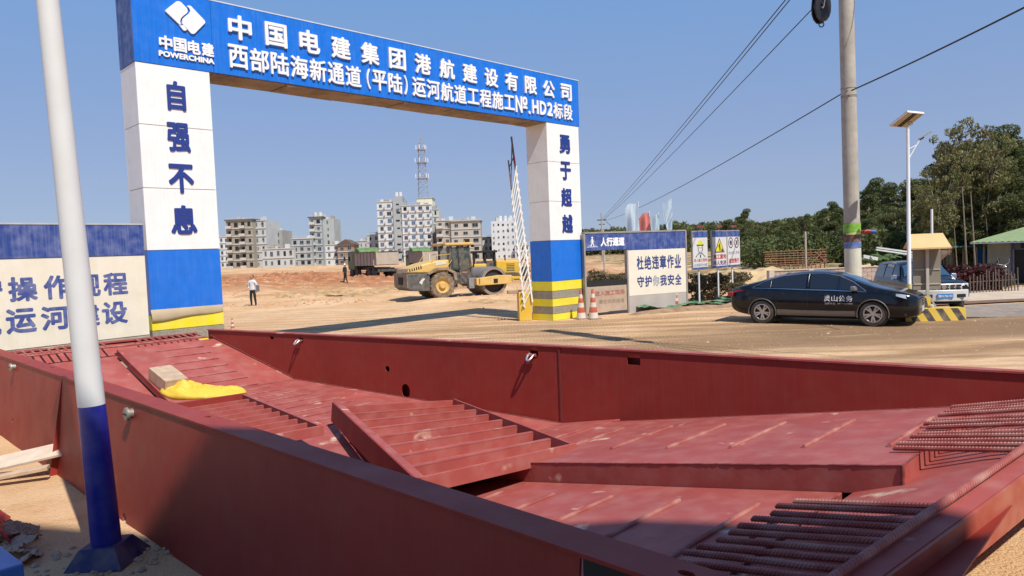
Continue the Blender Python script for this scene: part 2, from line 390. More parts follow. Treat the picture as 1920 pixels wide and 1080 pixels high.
# lettering, one raised character each
row1 = '中国电建集团港航建设有限公司'
for i, ch in enumerate(row1):
    x = -10.14+i*(1.03+10.14)/13+.02; text(ch, x-.27, x+.27, 7.30, 7.84, wletter, beam, y=-.012, name='character', bold=.022, ext=.05)
row2 = '西部陆海新通道（平陆）运河航道工程施工№.HD2标段'
wd = {'（': .6, '）': .6, '.': .35, 'H': .72, 'D': .74, '2': .62, '№': 1.15}
tot = sum(wd.get(c, 1) for c in row2); x = -10.44; u = (1.36+10.44)/tot
for ch in row2:
    w_ = wd.get(ch, 1)*u
    a, c = x+.04*u, x+w_-.05*u
    if ch == '（': a, c = x+w_*.5, x+w_*.85
    if ch == '）': a, c = x+w_*.15, x+w_*.5
    z0, z1 = (6.66, 7.18)
    if ch == '.': a, c, z1 = x+w_*.2, x+w_*.65, 6.76
    if ch in 'HD2': z0, z1, a, c = 6.70, 7.14, x+w_*.08, x+w_*.9
    if ch == '工': z0, z1 = 6.70, 7.14
    text(ch, a, c, z0, z1, wletter, beam, y=-.012, name='character', bold=.016 if ord(ch) > 255 else .03, ext=.045)
    x += w_
for i, ch in enumerate('中国电建'):
    x = -11.88+i*.29; text(ch, x+.01, x+.275, 6.82, 7.11, wletter, beam, y=-.012, name='character', bold=.028, ext=.03)
text('POWERCHINA', -11.89, -10.74, 6.67, 6.79, wletter, beam, y=-.012, name='lettering', bold=.04, ext=.03)
# company emblem: two folded leaves interlocking round an S-shaped gap
def emb(poly): 
    return B().prism([(-11.30+a*.41, 7.56+c*.32) for a, c in poly], (-.05, -.012)).out('emblem', wletter, beam, fix=True)
def arc(cx, cy, r, a0, a1, n=6): return [(cx+r*cos(radians(a0+(a1-a0)*i/n)), cy+r*sin(radians(a0+(a1-a0)*i/n))) for i in range(n+1)]
emb([(-1.0, .18), (-.96, .28), (-.42, .95), (-.30, 1.0), (-.18, .95), (.10, .62), (.12, .45), (.05, .30), (-.12, .10), (-.24, -.08), (-.30, -.30), (-.27, -.52), (-.36, -.50)])
emb([(-.20, -.40), (-.16, -.10), (0, .12), (.18, .32), (.26, .50), (.22, .68), (.10, .80), (.2, .86), (.30, .84), (.96, .08), (1.0, -.05), (.95, -.15), (.42, -.92), (.32, -.98), (.22, -.95), (-.02, -.62)])
emb([(-.36, -.55), (-.27, -.58), (-.14, -.50), (-.02, -.68), (.02, -.78), (-.06, -.86), (-.16, -.84)])
# vertical mottoes
for i, ch in enumerate('自强不息'):
    zc = 5.89-.868*i; hw = (.19, .235, .26, .27)[i]; text(ch, -11.58-hw, -11.58+hw, zc-.31, zc+.31, navy, colL, y=-.001, name='character', bold=.03, ext=.018)
for i, ch in enumerate('勇于超越'):
    zc = 5.85-.885*i; text(ch, .93-.27, .93+.27, zc-.31, zc+.31, navy, colR, y=-.001, name='character', bold=.03, ext=.018)

# ------------------------------------------------------------------ hoardings
cream = M('cream_sheet', (.72, .66, .52), .5, var=.06, vs=1.2, dust=(.80, .76, .68), dustamt=.45, streak=.25)
lh = thing('hoarding_wall', 'long hoarding wall with blue top band and cream safety slogan panel', 'wall', (-9.05, 12.65, 0), atan2(.7828, .6222))
def leaf(par, x0, x1, bt, bz, zt, zb, th=.1):
    core = B().box((x0, .012, 0), (x1, th, zt-.01)).out('core', M('core', (.3, .3, .3)), par)
    return core
lw = B().box((-6, .012, 0), (2.52, .14, 3.16)).out('wall', M('core2', (.36, .34, .31), .8), lh)
for x0, x1 in ((-6, -3.6), (-3.6, -1.2), (-1.2, 2.53)):
    B().box((x0+.002, -.012, 2.56), (x1-.002, .01, 3.17)).out('panel', navyside, lh, bevel=.002)
    B().box((x0+.002, -.008, .93), (x1-.002, .010, 2.545)).out('panel', cream, lh, bevel=.002)
B().box((-6, -.02, 3.17), (2.53, .16, 3.20)).out('capping', M('cap2', (.45, .45, .45), .5), lh)
B().box((-6, -.016, .0), (2.53, .010, .915)).out('plinth', M('plinth', (.36, .33, .29), .8, var=.2), lh)
navyp = M('faded_navy', (.045, .075, .27), .6, var=.1, dust=(.5, .48, .5), dustamt=.35)
for k, (ch, x) in enumerate(zip('守操作规程', (-.20, .34, .90, 1.42, 1.93))): text(ch, x-.23, x+.23, 1.78, 2.23, navyp, lh, y=-.010, name='character', bold=.03)
for k, (ch, x) in enumerate(zip('航运河建设', (-.27, .28, .83, 1.36, 1.88))): text(ch, x-.24, x+.24, 1.21, 1.66, navyp, lh, y=-.010, name='character', bold=.03)

ph = thing('pedestrian_passage', 'hoarding with pedestrian passage opening and two-line blue safety slogan', 'hoarding', (2.55, 24.46, 0), atan2(.4616, .8871))
frm = M('grey_frame', (.33, .31, .29), .5, metal=.2)
cream2 = M('cream_sheet2', (.74, .69, .58), .5, var=.05, dust=(.6, .5, .38), dustamt=.3)
B().box((0, 0, 2.26), (1.797, .10, 2.84)).out('header_panel', navyside, ph, bevel=.004)
B().box((1.80, 0, 2.22), (4.42, .10, 2.84)).out('header_panel', navyside, ph, bevel=.004)
B().box((1.80, 0, .60), (4.42, .08, 2.215)).out('slogan_panel', cream2, ph, bevel=.004)
B().box((1.80, .004, 0), (4.42, .07, .595)).out('skirt_panel', M('skirt', (.42, .38, .36), .7, var=.1, dust=(.45, .33, .22), dustamt=.5), ph, bevel=.003)
for x, zt in ((-.03, 2.88), (1.76, 2.24), (4.45, 2.88)): B().box((x-.03, -.02, 0), (x+.03, .12, zt)).out('post', frm, ph)
B().box((-.06, -.02, 2.845), (4.46, .12, 2.90)).out('top_rail', frm, ph)
# lower board across the passage opening
B().box((.0, .03, 1.02), (1.72, .07, 1.22)).out('board', dark, ph)
B().box((.0, .03, .12), (1.72, .07, 1.01)).out('board', M('brown_board', (.40, .31, .24), .6, var=.1, dust=(.5, .35, .22), dustamt=.6), ph, bevel=.004)
redink = M('faded_red', (.36, .10, .07), .7)
text('进入施工现场', .36, 1.62, .68, .86, redink, ph, y=.028, bold=.02)
text('请走安全通道', .50, 1.60, .40, .55, M('faint_ink', (.30, .21, .15), .7), ph, y=.028, bold=.01)
text('人行通道', .64, 1.66, 2.39, 2.70, wletter, ph, y=-.001, bold=.045)
# walking figure over a crossing line
def flat(polys, mat, par, name, y=-.003):
    b = B()
    for p in polys: b.prism(p, (y-.003, y))
    return b.out(name, mat, par, fix=True)
hx, hz = .30, 2.38
flat([[(hx+.0+.035*cos(a*pi/4), hz+.325+.035*sin(a*pi/4)) for a in range(8)], [(hx-.03, hz+.28), (hx+.03, hz+.28), (hx+.035, hz+.15), (hx-.03, hz+.15)],
      [(hx-.028, hz+.15), (hx+.005, hz+.15), (hx-.04, hz+.03), (hx-.08, hz+.03)], [(hx, hz+.15), (hx+.034, hz+.15), (hx+.08, hz+.03), (hx+.045, hz+.03)],
      [(hx-.03, hz+.27), (hx-.045, hz+.25), (hx-.08, hz+.17), (hx-.06, hz+.165)], [(hx+.03, hz+.27), (hx+.045, hz+.25), (hx+.085, hz+.18), (hx+.065, hz+.17)],
      [(hx-.22, hz+.0), (hx+.22, hz+.0), (hx+.22, hz+.018), (hx-.22, hz+.018)], [(hx-.16, hz+.06), (hx-.06, hz+.06), (hx-.06, hz+.07), (hx-.16, hz+.07)], [(hx+.08, hz+.06), (hx+.18, hz+.06), (hx+.18, hz+.07), (hx+.08, hz+.07)]], wletter, ph, 'pedestrian_symbol')
navy2 = M('slogan_ink', (.03, .055, .2), .6)
for ln, z0, z1 in (('杜绝违章作业', 1.50, 2.0), ('守护你我安全', .88, 1.28)):
    for i, ch in enumerate(ln):
        x = 2.32+i*.345+.0; text(ch, x-.155, x+.155, z0+.03*0, z1, navy2 if z0 > 1 or i in (0, 1, 3, 4, 5) else M('worn_ink', (.3, .32, .38), .7), ph, y=-.001, name='character', bold=.028)

# ------------------------------------------------------------------ roadside boards on posts
SR = atan2(.6659, .7461)
sgm = M('sign_white', (.62, .62, .62), .45, var=.04, dust=(.5, .42, .34), dustamt=.3)
def board(loc, w, label, fill):
    t = thing('sign_board', label, 'sign board', loc, SR, 'safety boards on posts beside the hoarding')
    z0, z1 = 1.36, 2.86
    B().box((-w/2, 0, z0), (w/2, .06, z1)).out('panel', frm, t, bevel=.004)
    B().box((-w/2+.03, -.006, z0+.03), (w/2-.03, -.001, z1-.03)).out('face', sgm, t)
    B().box((-w/2+.03, -.012, z1-.26), (w/2-.03, -.007, z1-.03)).out('header', navyside, t)
    B().box((-w/2+.03, -.012, z0+.03), (w/2-.03, -.007, z0+.09)).out('footer', navyside, t)
    B().tube([(0, .09, -.2), (0, .09, z1-.1)], .035, 10).out('post', galv, t, smooth=60)
    L = B().box((-.20, -.02, z1+.10), (.20, .08, z1+.20)).box((-.03, .01, z1+.0), (.03, .05, z1+.10)).out('lamp', M('lamp_body', (.10, .09, .09), .5), t)
    B().box((-.19, -.03, z1+.115), (-.08, -.021, z1+.185)).out('lens', M('lens_red', (.4, .02, .02), .3), L)
    B().box((.08, -.03, z1+.115), (.19, -.021, z1+.185)).out('lens', M('lens_red', (.4, .02, .02), .3), L)
    fill(t, w); return t
P0 = Vector((7.16, 27.46)); Dv = Vector((.7461, .6659))
def onP(s): q = P0+Dv*s; return (q.x, q.y, 0)
inkr = M('sign_red', (.45, .06, .05), .6); inkb = M('ink_black', (.02, .02, .02), .6)
def f1(t, w):       # line portrait of a worker in a yellow helmet
    hz = 2.12
    flat([[(.0+.20*cos(radians(a)), 2.32+.17*sin(radians(a))) for a in range(0, 181, 20)]+[(-.25, 2.31), (.25, 2.31)][:0]], M('helmet_print', (.62, .60, .04), .5), t, 'helmet_print', y=-.007)
    flat([[(-.24, 2.28), (.24, 2.28), (.24, 2.32), (-.24, 2.32)], [(-.17, 2.28), (-.14, 2.28), (-.12, 2.05), (-.16, 2.08)], [(.17, 2.28), (.14, 2.28), (.12, 2.05), (.16, 2.08)],
          [(-.12, 2.06), (0, 1.97), (.12, 2.06), (.09, 2.06), (0, 2.0), (-.09, 2.06)], [(-.10, 2.21), (-.03, 2.21), (-.03, 2.19), (-.10, 2.19)], [(.03, 2.21), (.10, 2.21), (.10, 2.19), (.03, 2.19)],
          [(-.04, 2.08), (.04, 2.08), (.04, 2.07), (-.04, 2.07)], [(-.09, 2.02), (-.05, 1.99), (-.18, 1.93), (-.30, 1.83), (-.33, 1.86)], [(.09, 2.02), (.05, 1.99), (.18, 1.93), (.30, 1.83), (.33, 1.86)],
          [(-.05, 1.98), (0, 1.9), (.05, 1.98), (.03, 1.82), (-.03, 1.82)]], inkb, t, 'portrait_print', y=-.007)
    text('进入施工现场', -w/2+.08, w/2-.08, 1.66, 1.79, inkr, t, y=-.007, bold=.02)
    text('必须戴安全帽', -w/2+.08, w/2-.08, 1.48, 1.60, M('worn_ink', (.3, .32, .38), .7), t, y=-.007, bold=.02)
def f2(t, w):
    flat([[(-.36, 1.98), (.36, 1.98), (0, 2.56)]], inkb, t, 'triangle_border', y=-.007)
    flat([[(-.29, 2.02), (.29, 2.02), (0, 2.49)]], M('sign_yellow', (.72, .6, .02), .5), t, 'triangle', y=-.010)
    flat([[(-.06, 2.05), (-.03, 2.05), (.01, 2.16), (-.02, 2.18)], [(.04, 2.05), (.07, 2.05), (.04, 2.20), (-.02, 2.18)], [(-.04, 2.17), (.05, 2.17), (.02, 2.32), (-.04, 2.32)], [(0, 2.33), (.04, 2.33), (.04, 2.38), (0, 2.38)],
          [(.10, 2.03), (.25, 2.03), (.20, 2.13), (.15, 2.14)], [(-.05, 2.30), (-.02, 2.30), (-.12, 2.18), (-.15, 2.20)]], inkb, t, 'digging_figure', y=-.014)
    text('施工重地', -w/2+.08, w/2-.06, 1.72, 1.92, inkr, t, y=-.007, bold=.03)
    text('闲人免进', -w/2+.08, w/2-.06, 1.48, 1.67, M('ink_purple', (.15, .05, .12), .6), t, y=-.007, bold=.03)
def f3(t, w):
    for cx, tx in ((-.22, '慢'), (.22, '30')):
        b = B(); n = 24
        for i in range(n):
            a, c = 2*pi*i/n, 2*pi*(i+1)/n
            b.add([(cx+.185*cos(a), -.010, 2.35+.22*sin(a)), (cx+.185*cos(c), -.010, 2.35+.22*sin(c)), (cx+.145*cos(c), -.010, 2.35+.175*sin(c)), (cx+.145*cos(a), -.010, 2.35+.175*sin(a))], [(0, 3, 2, 1)])
        b.out('ring', M('ring_ink', (.10, .05, .06), .5), t)
        text(tx, cx-.085, cx+.085, 2.25, 2.45, inkb, t, y=-.009, bold=.02)
    text('进出施工现场', -w/2+.08, w/2-.08, 1.88, 2.0, inkb, t, y=-.007, bold=.005)
    text('减速慢行', -w/2+.08, w/2-.08, 1.52, 1.72, inkr, t, y=-.007, bold=.025)
board(onP(.20), 1.04, 'board with a drawn worker in a yellow safety helmet', f1)
board(onP(1.55), 1.08, 'board with a yellow and black digging triangle', f2)
board(onP(2.60), .98, 'board with two ringed symbols for slow and thirty', f3)
# ------------------------------------------------------------------ red oxide steel formwork
RX = (.27, .050, .044)
red = M('red_oxide', (.26, .030, .022), .55, var=.08, vs=1.1, dust=(.27, .06, .042), dustamt=.35, streak=.25, col2=(.13, .035, .022), c2s=5, c2t=.72, c2w=.03, bump=.05, bs=14, spec=.28)
redw = M('red_oxide_worn', (.33, .072, .060), .55, var=.10, vs=1.3, dust=(.42, .19, .16), dustamt=.40, bump=.08, bs=20, col2=(.60, .44, .33), c2s=3.2, c2t=.69, c2w=.04, spec=.28)
rebm = M('red_rebar', (.29, .058, .045), .55, var=.1, vs=5, dust=(.45, .30, .24), dustamt=.5)
FA = radians(-44.27)
form = thing('steel_formwork', 'huge dark red welded steel formwork trough lying on the sand', 'formwork', (-5, 7.95, 0), FA)
def qfar(p): return 3.32+(p+4.19)*(1.39/7.38) if p < 3.19 else 4.71+(p-3.19)*.14
def zf(p):
    if p < -1.86: return .34+(-1.86-p)*.283
    if p < 3.2: return .34-(p+1.86)*.0435
    return .12+.176*(p-3.2)
def plate(a, b, z0, z1, th, name, mat, holes=(), par=form, label=None, flange=0):
    a = Vector(a); b = Vector(b); d = (b-a); Ln = d.length; d.normalize(); n = Vector((-d.y, d.x))
    mt = Matrix(((d.x, n.x, 0, a.x), (d.y, n.y, 0, a.y), (0, 0, 1, 0), (0, 0, 0, 1)))
    bb = B().box((0, 0, z0), (Ln, th, z1)); o = bb.out(name, mat)
    cs = []
    for (s, z, r, kind) in holes:
        c = B()
        if kind == 'r': c.box((s-r, -.2, z-r*.75), (s+r, .3, z+r*.75))
        else: c.lathe([(r, -.25), (r, .25)], 24, ax='Y', org=(s, 0, z))
        if kind == 'o':
            c.v = [(x, y, z+(zz-z)*1.25) for x, y, zz in c.v]
        cs.append(c.out('c', mat, fix=True))
    if cs: cut(o, cs)
    o.data.transform(mt); o.parent = par
    if label: o['label'] = label
    return o, mt
# near side wall: web plates with a seam, and a broad top flange
nearw = B().prism([(-4.9, -.08), (6.3, -.08), (7.30, .35), (7.31, 1.10), (-4.9, 1.10)], (0, .014)).out('near_wall', red, form, fix=True)
cs = [B().lathe([(.05, -.25), (.05, .25)], 20, ax='Y', org=(2.0, 0, .03)).out('c', red, fix=True), B().lathe([(.03, -.25), (.03, .25)], 20, ax='Y', org=(-2.55, 0, .3)).out('c', red, fix=True)]
nearw.parent = None; cut(nearw, cs); nearw.parent = form
for v in nearw.data.vertices: v.co.y -= .12*(1.1-v.co.z)/1.1
fl = B().prism([(-4.9, -.012), (8.04, -.012), (8.04, .19), (-4.9, .18)], (1.102, 1.120), u=(1,0,0), v=(0,1,0), w=(0,0,1)).out('top_flange', red, fix=True)
cs = []
for p, q in ((7.74, .10), (3.4, .13), (-1.2, .12)):
    c = B().lathe([(.022, -.2), (.022, .2)], 16, org=(p, q, 1.11)); c.v = [((x-p)*1.6+p, y, z) for x, y, z in c.v]; cs.append(c.out('c', red, fix=True))
cut(fl, cs); fl.parent = form
B().prism([(.10, -.04), (.20, -.04), (.005, 1.09), (-.005, 1.09)], (-.262, -.272), u=(0,-1,0), v=(0,0,1), w=(1,0,0)).out('stiffener', red, form, fix=True)
for p in (-3.4, 1.2, 3.1, 5.0): B().box((p, .014, .2), (p+.012, .15, 1.10)).out('stiffener', red, form)
# far side wall in two plates
plate((-4.19, 3.32), (3.19, 4.71), .02, 1.10, .014, 'far_wall', red, [(1.83, 1.03, .045, 'r'), (2.58, 1.02, .05, 'o'), (4.5, .64, .045, 'c'), (4.85, .33, .085, 'o'), (7.13, 1.01, .065, 'o')])
plate((3.19, 4.71), (8.80, 5.50), .02, 1.10, .014, 'far_wall', red, [(1.05, 1.0, .085, 'r')])
for a, c in (((-4.19, 3.30), (3.19, 4.69)), ((3.19, 4.69), (8.80, 5.48))):
    plate(a, c, 1.102, 1.120, .12, 'top_flange', redw)
plate((3.185, 4.695), (3.205, 4.70), .1, 1.09, .012, 'weld_seam', M('weld', (.16, .03, .028), .5))
plate((-4.19, 3.45), (3.19, 4.84), .02, 1.09, .012, 'outer_skin', red)
plate((3.19, 4.84), (8.80, 5.63), .02, 1.09, .012, 'outer_skin', red)
# outward stiffeners of the far wall
for p in (-3, -1, 1, 3, 5, 7): B().box((p, qfar(p)+.15, .02), (p+.012, qfar(p)+.22, 1.09)).out('stiffener', red, form)
# bottom sheet
bs_ = [(-4.9, .5), (-1.9, .02), (3.2, .01), (6.2, .01), (8.38, .86)]
b = B()
for (p0, z0), (p1, z1) in zip(bs_[:-1], bs_[1:]):
    b.hexa([(p0, .02, z0), (p1, .02, z1), (p1, qfar(p1), z1), (p0, qfar(p0), z0), (p0, .02, z0+.012), (p1, .02, z1+.012), (p1, qfar(p1), z1+.012), (p0, qfar(p0), z0+.012)])
b.out('bottom_plate', red, form)
# floor panels
def floorp(ps, q0, q1, dz, th=.10, name='floor_panel', mat=redw, label=None):
    b = B(); 
    f0 = q0 if callable(q0) else (lambda p: q0); f1 = q1 if callable(q1) else (lambda p: q1)
    for a, c in zip(ps[:-1], ps[1:]):
        za, zc = zf(a)+dz, zf(c)+dz
        b.hexa([(a, f0(a), za-th), (c, f0(c), zc-th), (c, f1(c), zc-th), (a, f1(a), za-th), (a, f0(a), za), (c, f0(c), zc), (c, f1(c), zc), (a, f1(a), za)])
    o = b.out(name, mat, form); 
    bm = bmesh.new(); bm.from_mesh(o.data); bmesh.ops.remove_doubles(bm, verts=bm.verts, dist=1e-4); bm.to_mesh(o.data); bm.free()
    if label: o['label'] = label
    md = o.modifiers.new('b', 'BEVEL'); md.width = .006; md.segments = 1; md.limit_method = 'ANGLE'
    return o
floorp([-4.02, -1.86], 1.70, lambda p: qfar(p)-.004, 0, .12)
floorp([-1.86, 3.2, 4.03], 1.70, lambda p: qfar(p)-.004, 0, .06)
floorp([-4.02, -1.86, 1.0], .20, 1.68, -.12, .05)
floorp([4.05, 7.78], 2.6, 4.64, .0, .19)
floorp([4.05, 7.78], 4.66, lambda p: qfar(p)-.01, -.17, .05)
floorp([3.60, 7.42], .10, 2.59, -.18, .10)
B().box((7.33, -.006, .28), (8.02, .012, 1.10)).out('dark_void_sheet', M('void_sheet_black', (.010, .010, .010), .6), form)  # black sheet under the flange end, shade of the hollow painted as colour
# rounded edge roll where the panels end, end pans
b = B(); b.hexa([(7.38, .05, .63), (7.84, .05, .77), (8.74, 5.3, 1.14), (7.60, 5.3, .72), (7.38, .05, .65), (7.84, .05, .79), (8.74, 5.3, 1.16), (7.60, 5.3, .74)]); b.out('end_pan', redw, form)
b = B(); b.hexa([(-4.65, .2, 1.0), (-4.02, .2, .74), (-4.02, 3.3, .74), (-4.6, 3.2, 1.0), (-4.65, .2, 1.01), (-4.02, .2, .76), (-4.02, 3.3, .76), (-4.6, 3.2, 1.01)]); b.out('end_pan', redw, form)
# ribbed reinforcement bars
def rebar(p, q, r=.016, ribs=True, pitch=.019, n=9):
    p = Vector(p); q = Vector(q); Ln = (q-p).length; b = B()
    if not ribs: b.tube([p, q], r, 7); return b
    a = (q-p).normalized(); u = Vector((0, 0, 1)); x = a.cross(u).normalized(); y = x.cross(a)
    m = max(4, int(Ln/pitch)); vs = []; k = 0
    for i in range(m):
        for dt, rr in ((.0, r), (.45, r), (.6, r*1.15), (.85, r*1.15)):
            s = (i+dt)/m*Ln
            for j in range(n):
                t = 2*pi*j/n; sl = .9*r*sin(t)*1.0
                vs.append(p+a*min(Ln, max(0, s+sl))+(x*cos(t)+y*sin(t))*rr)
            k += 1
    fs = [(i*n+j, (i+1)*n+j, (i+1)*n+(j+1) % n, i*n+(j+1) % n) for i in range(k-1) for j in range(n)]
    fs += [tuple(range(n)), tuple(range((k-1)*n, k*n))[::-1]]
    return b.add(vs, fs)
def rb(p, q, r=.016, ribs=True, name='rebar', pitch=.019): return rebar(p, q, r, ribs, pitch).out(name, rebm, form, smooth=35)
# weld beads along the panel joints
wb_ = M('weld_bead', (.20, .045, .035), .5, var=.2, vs=30)
def bead(p, q, r=.007):
    p = Vector(p); q = Vector(q); n = max(4, int((q-p).length/.03)); rb_ = random.Random(n)
    B().tube([p.lerp(q, i/n)+Vector((0, 0, rb_.uniform(-.0015, .0015))) for i in range(n+1)], [r*rb_.uniform(.7, 1.25) for _ in range(n+1)], 6).out('weld_bead', wb_, form, smooth=60)
bead((4.05, 2.602, zf(4.05)-.002), (7.78, 2.602, zf(7.78)-.002)); bead((7.78, 2.605, zf(7.78)-.002), (7.78, 4.6, zf(7.78)-.002)); bead((7.781, 2.602, zf(7.78)-.18), (7.781, 2.602, zf(7.78)), .012)
bead((-4.0, 1.70, zf(-4.0)), (-1.86, 1.70, zf(-1.86))); bead((-1.86, 1.75, .342), (-1.86, 3.74, .342), .005); bead((4.05, 4.64, zf(4.05)), (7.7, 4.64, zf(7.7)))
bead((-1.86, 3.755, .345), (3.19, 4.69, .125), .009); bead((-4.1, 3.33, 1.0), (-1.9, 3.75, .36), .009); bead((7.42, .2, zf(7.42)-.178), (7.42, 2.5, zf(7.42)-.178))
# anti-slip bars welded across the floor panels
k = 0
p = -3.72
while p < 1.3:
    q0 = 2.22+max(0, (p+1.8))*.12; q1 = min(qfar(p)-.35, q0+.80+.1*max(0, p+3))
    rb((p, q0, zf(p)+.006), (p+.02, q1, zf(p)+.006), .011, False); p += .30
for k in range(7):
    p = 3.95+.6*k
    if p > 7.7: break
    rb((p, 3.12, zf(p)+.010), (p+.02, 4.15, zf(p+.02)+.010), .014)
for k in range(5):
    p = 4.60+.6*k; rb((p, .9, zf(p)-.170), (p+.02, 2.22, zf(p+.02)-.170), .014)
# end beams and bar grids at both ends
def ebm(p0, p1, q0, q1, z, sgn, sl=0):
    b = B(); Z = z+sl*(q1-q0)
    b.hexa([(p0, q0, z-.03), (p0+.10*sgn, q0, z-.03), (p1+.10*sgn, q1, Z-.03), (p1, q1, Z-.03), (p0, q0, z), (p0+.10*sgn, q0, z), (p1+.10*sgn, q1, Z), (p1, q1, Z)])
    b.out('end_beam', redw, form, fix=True)
    b = B(); b.hexa([(p0+.102*sgn, q0, z-.24), (p0+.12*sgn, q0, z-.24), (p1+.12*sgn, q1, Z-.24), (p1+.102*sgn, q1, Z-.24), (p0+.102*sgn, q0, z-.006), (p0+.12*sgn, q0, z-.006), (p1+.12*sgn, q1, Z-.006), (p1+.102*sgn, q1, Z-.006)])
    b.out('edge_plate', M('red_edge', (.36, .07, .042), .5, var=.1, dust=(.5, .3, .2), dustamt=.3), form, fix=True)
ebm(7.86, 8.78, .04, 5.45, .815, 1, .07)
ebm(-4.62, -4.50, .2, 3.25, 1.05, -1)
def zq(q): return 7.84+.17*q
def ze(q): return .825+.07*q
rb((zq(.06), .06, ze(.06)+.012), (zq(5.3), 5.3, ze(5.3)+.012), .020, pitch=.028)
for i in range(16):
    q = 1.88-.112*i
    if q < .12: break
    j_ = random.Random(i).uniform; rb((7.38-.022*i+j_(-.03, .02), q+j_(-.012, .012), .815-.008*i), (zq(q), q+j_(-.02, .02), ze(q)+j_(0, .01)), .0165)
for i in range(14):
    q = 2.96+.115*i
    if i in (5, 9): continue
    j_ = random.Random(50+i).uniform; rb((7.62+j_(-.02, .03), q+j_(-.012, .012), .93), (zq(q), q+j_(-.02, .02), ze(q)+j_(0, .01)), .0165)
for q in (.6, 1.6): rb((7.36, q-.2, .735), (7.36, q+.28, .765), .012, False, 'support_bar')
for i in range(26):
    q = .35+.113*i
    if 12 <= i <= 15: continue
    rb((-4.08, q, 1.0), (-4.50, q, 1.045), .016, False)
rb((-4.08, .3, 1.0), (-4.08, 3.2, 1.0), .016, False)
B().box((-4.20, 1.72, .975), (-4.06, 3.25, .99)).out('edge_strip', redw, form)
# lugs and shackles
lug = M('lug_steel', (.33, .31, .27), .5, metal=.5, var=.2, dust=(.3, .2, .12), dustamt=.4)
for p, z, r in ((2.07, 1.0, .062), (-2.56, 1.03, .055)):
    b = B().lathe([(r*.7, -.02), (r*.72, .045), (r, .05), (r, .065), (r*.85, .075), (0.001, .075)], 24, ax='Y', org=(p, 0, z)); b.v = [(x, -y, zz) for x, y, zz in b.v]
    L_ = b.out('lifting_bolt', lug, form, smooth=40, fix=True)
    B().box((p-r*.7, -.079, z-.006), (p+r*.7, -.0755, z+.006)).out('slot', dark, L_)
silver = M('galvanised', (.62, .62, .60), .35, metal=.8, var=.1)
d = Vector((7.38, 1.39, 0)).normalized(); nn = Vector((d.y, -d.x, 0))
for s, z, sc in ((2.56, 1.0, 1.), (7.11, .98, 1.1)):
    o0 = Vector((-4.19, 3.32, 0))+d*s; o0.z = z
    pts = [o0+nn*(-.02)+d*.03, o0+nn*.05+d*.035*sc+Vector((0, 0, .01))]
    for i in range(9):
        a = pi*(i/8)*1.15-.1; pts.append(o0+nn*(.06+.07*sin(a)*sc)+d*(.035*cos(a))*sc+Vector((0, 0, -.05*sin(a)*sc)))
    pts.append(o0+nn*-.02-d*.03)
    sh = B().tube(pts, .014*sc, 10).out('shackle', silver, form, smooth=60)
    B().tube([o0+nn*.05-d*.06*sc, o0+nn*.05+d*.07*sc], .016*sc, 10).out('pin', M('pin_red', (.4, .05, .04), .4), sh, smooth=60)

# ------------------------------------------------------------------ loose lattice frames lying in the trough
def frame(label, a, bk, cr, nslat, hgt, rim=.03):
    a, bk, cr = Vector(a), Vector(bk), Vector(cr)
    e1 = (cr-bk); L1 = e1.length; e1.normalize(); e2 = (bk-a); L2 = e2.length; e2.normalize(); nz_ = e1.cross(e2).normalized()
    mt = Matrix(((e1.x, e2.x, nz_.x, a.x), (e1.y, e2.y, nz_.y, a.y), (e1.z, e2.z, nz_.z, a.z), (0, 0, 0, 1)))
    ft = Matrix.Translation((-5, 7.95, 0)) @ Matrix.Rotation(FA, 4, 'Z')
    t = thing('steel_lattice_frame', label, 'steel frame', group='lattice frames lying in the trough')
    t.matrix_world = ft @ mt
    B().box((0, 0, -hgt), (L1, L2-.20, -hgt+.01)).out('skin_plate', redw, t)
    B().box((0, -.10, -hgt), (L1, 0, .0)).out('rim', redw, t, bevel=.003)
    B().box((0, L2-.03, -hgt), (L1, L2+.03, .012)).out('rim', redw, t, bevel=.003)
    B().box((-.05, -.10, -hgt-.02), (0, L2+.03, .02)).out('rim', red, t, bevel=.003)
    B().box((L1, -.10, -hgt), (L1+.04, L2+.03, .0)).out('rim', redw, t, bevel=.003)
    me = None
    for i in range(1, nslat):
        x = L1*i/nslat
        o = B().box((-.010, 0, -hgt+.01), (.010, L2-.03, -.024)).box((-.034, 0, -.024), (.010, L2-.03, -.016)).out('slat', redw, t) if me is None else bpy.data.objects.new('slat', me)
        if me is None: me = o.data
        else: C.objects.link(o); o.parent = t
        o.location = (x, 0, 0)
    return t
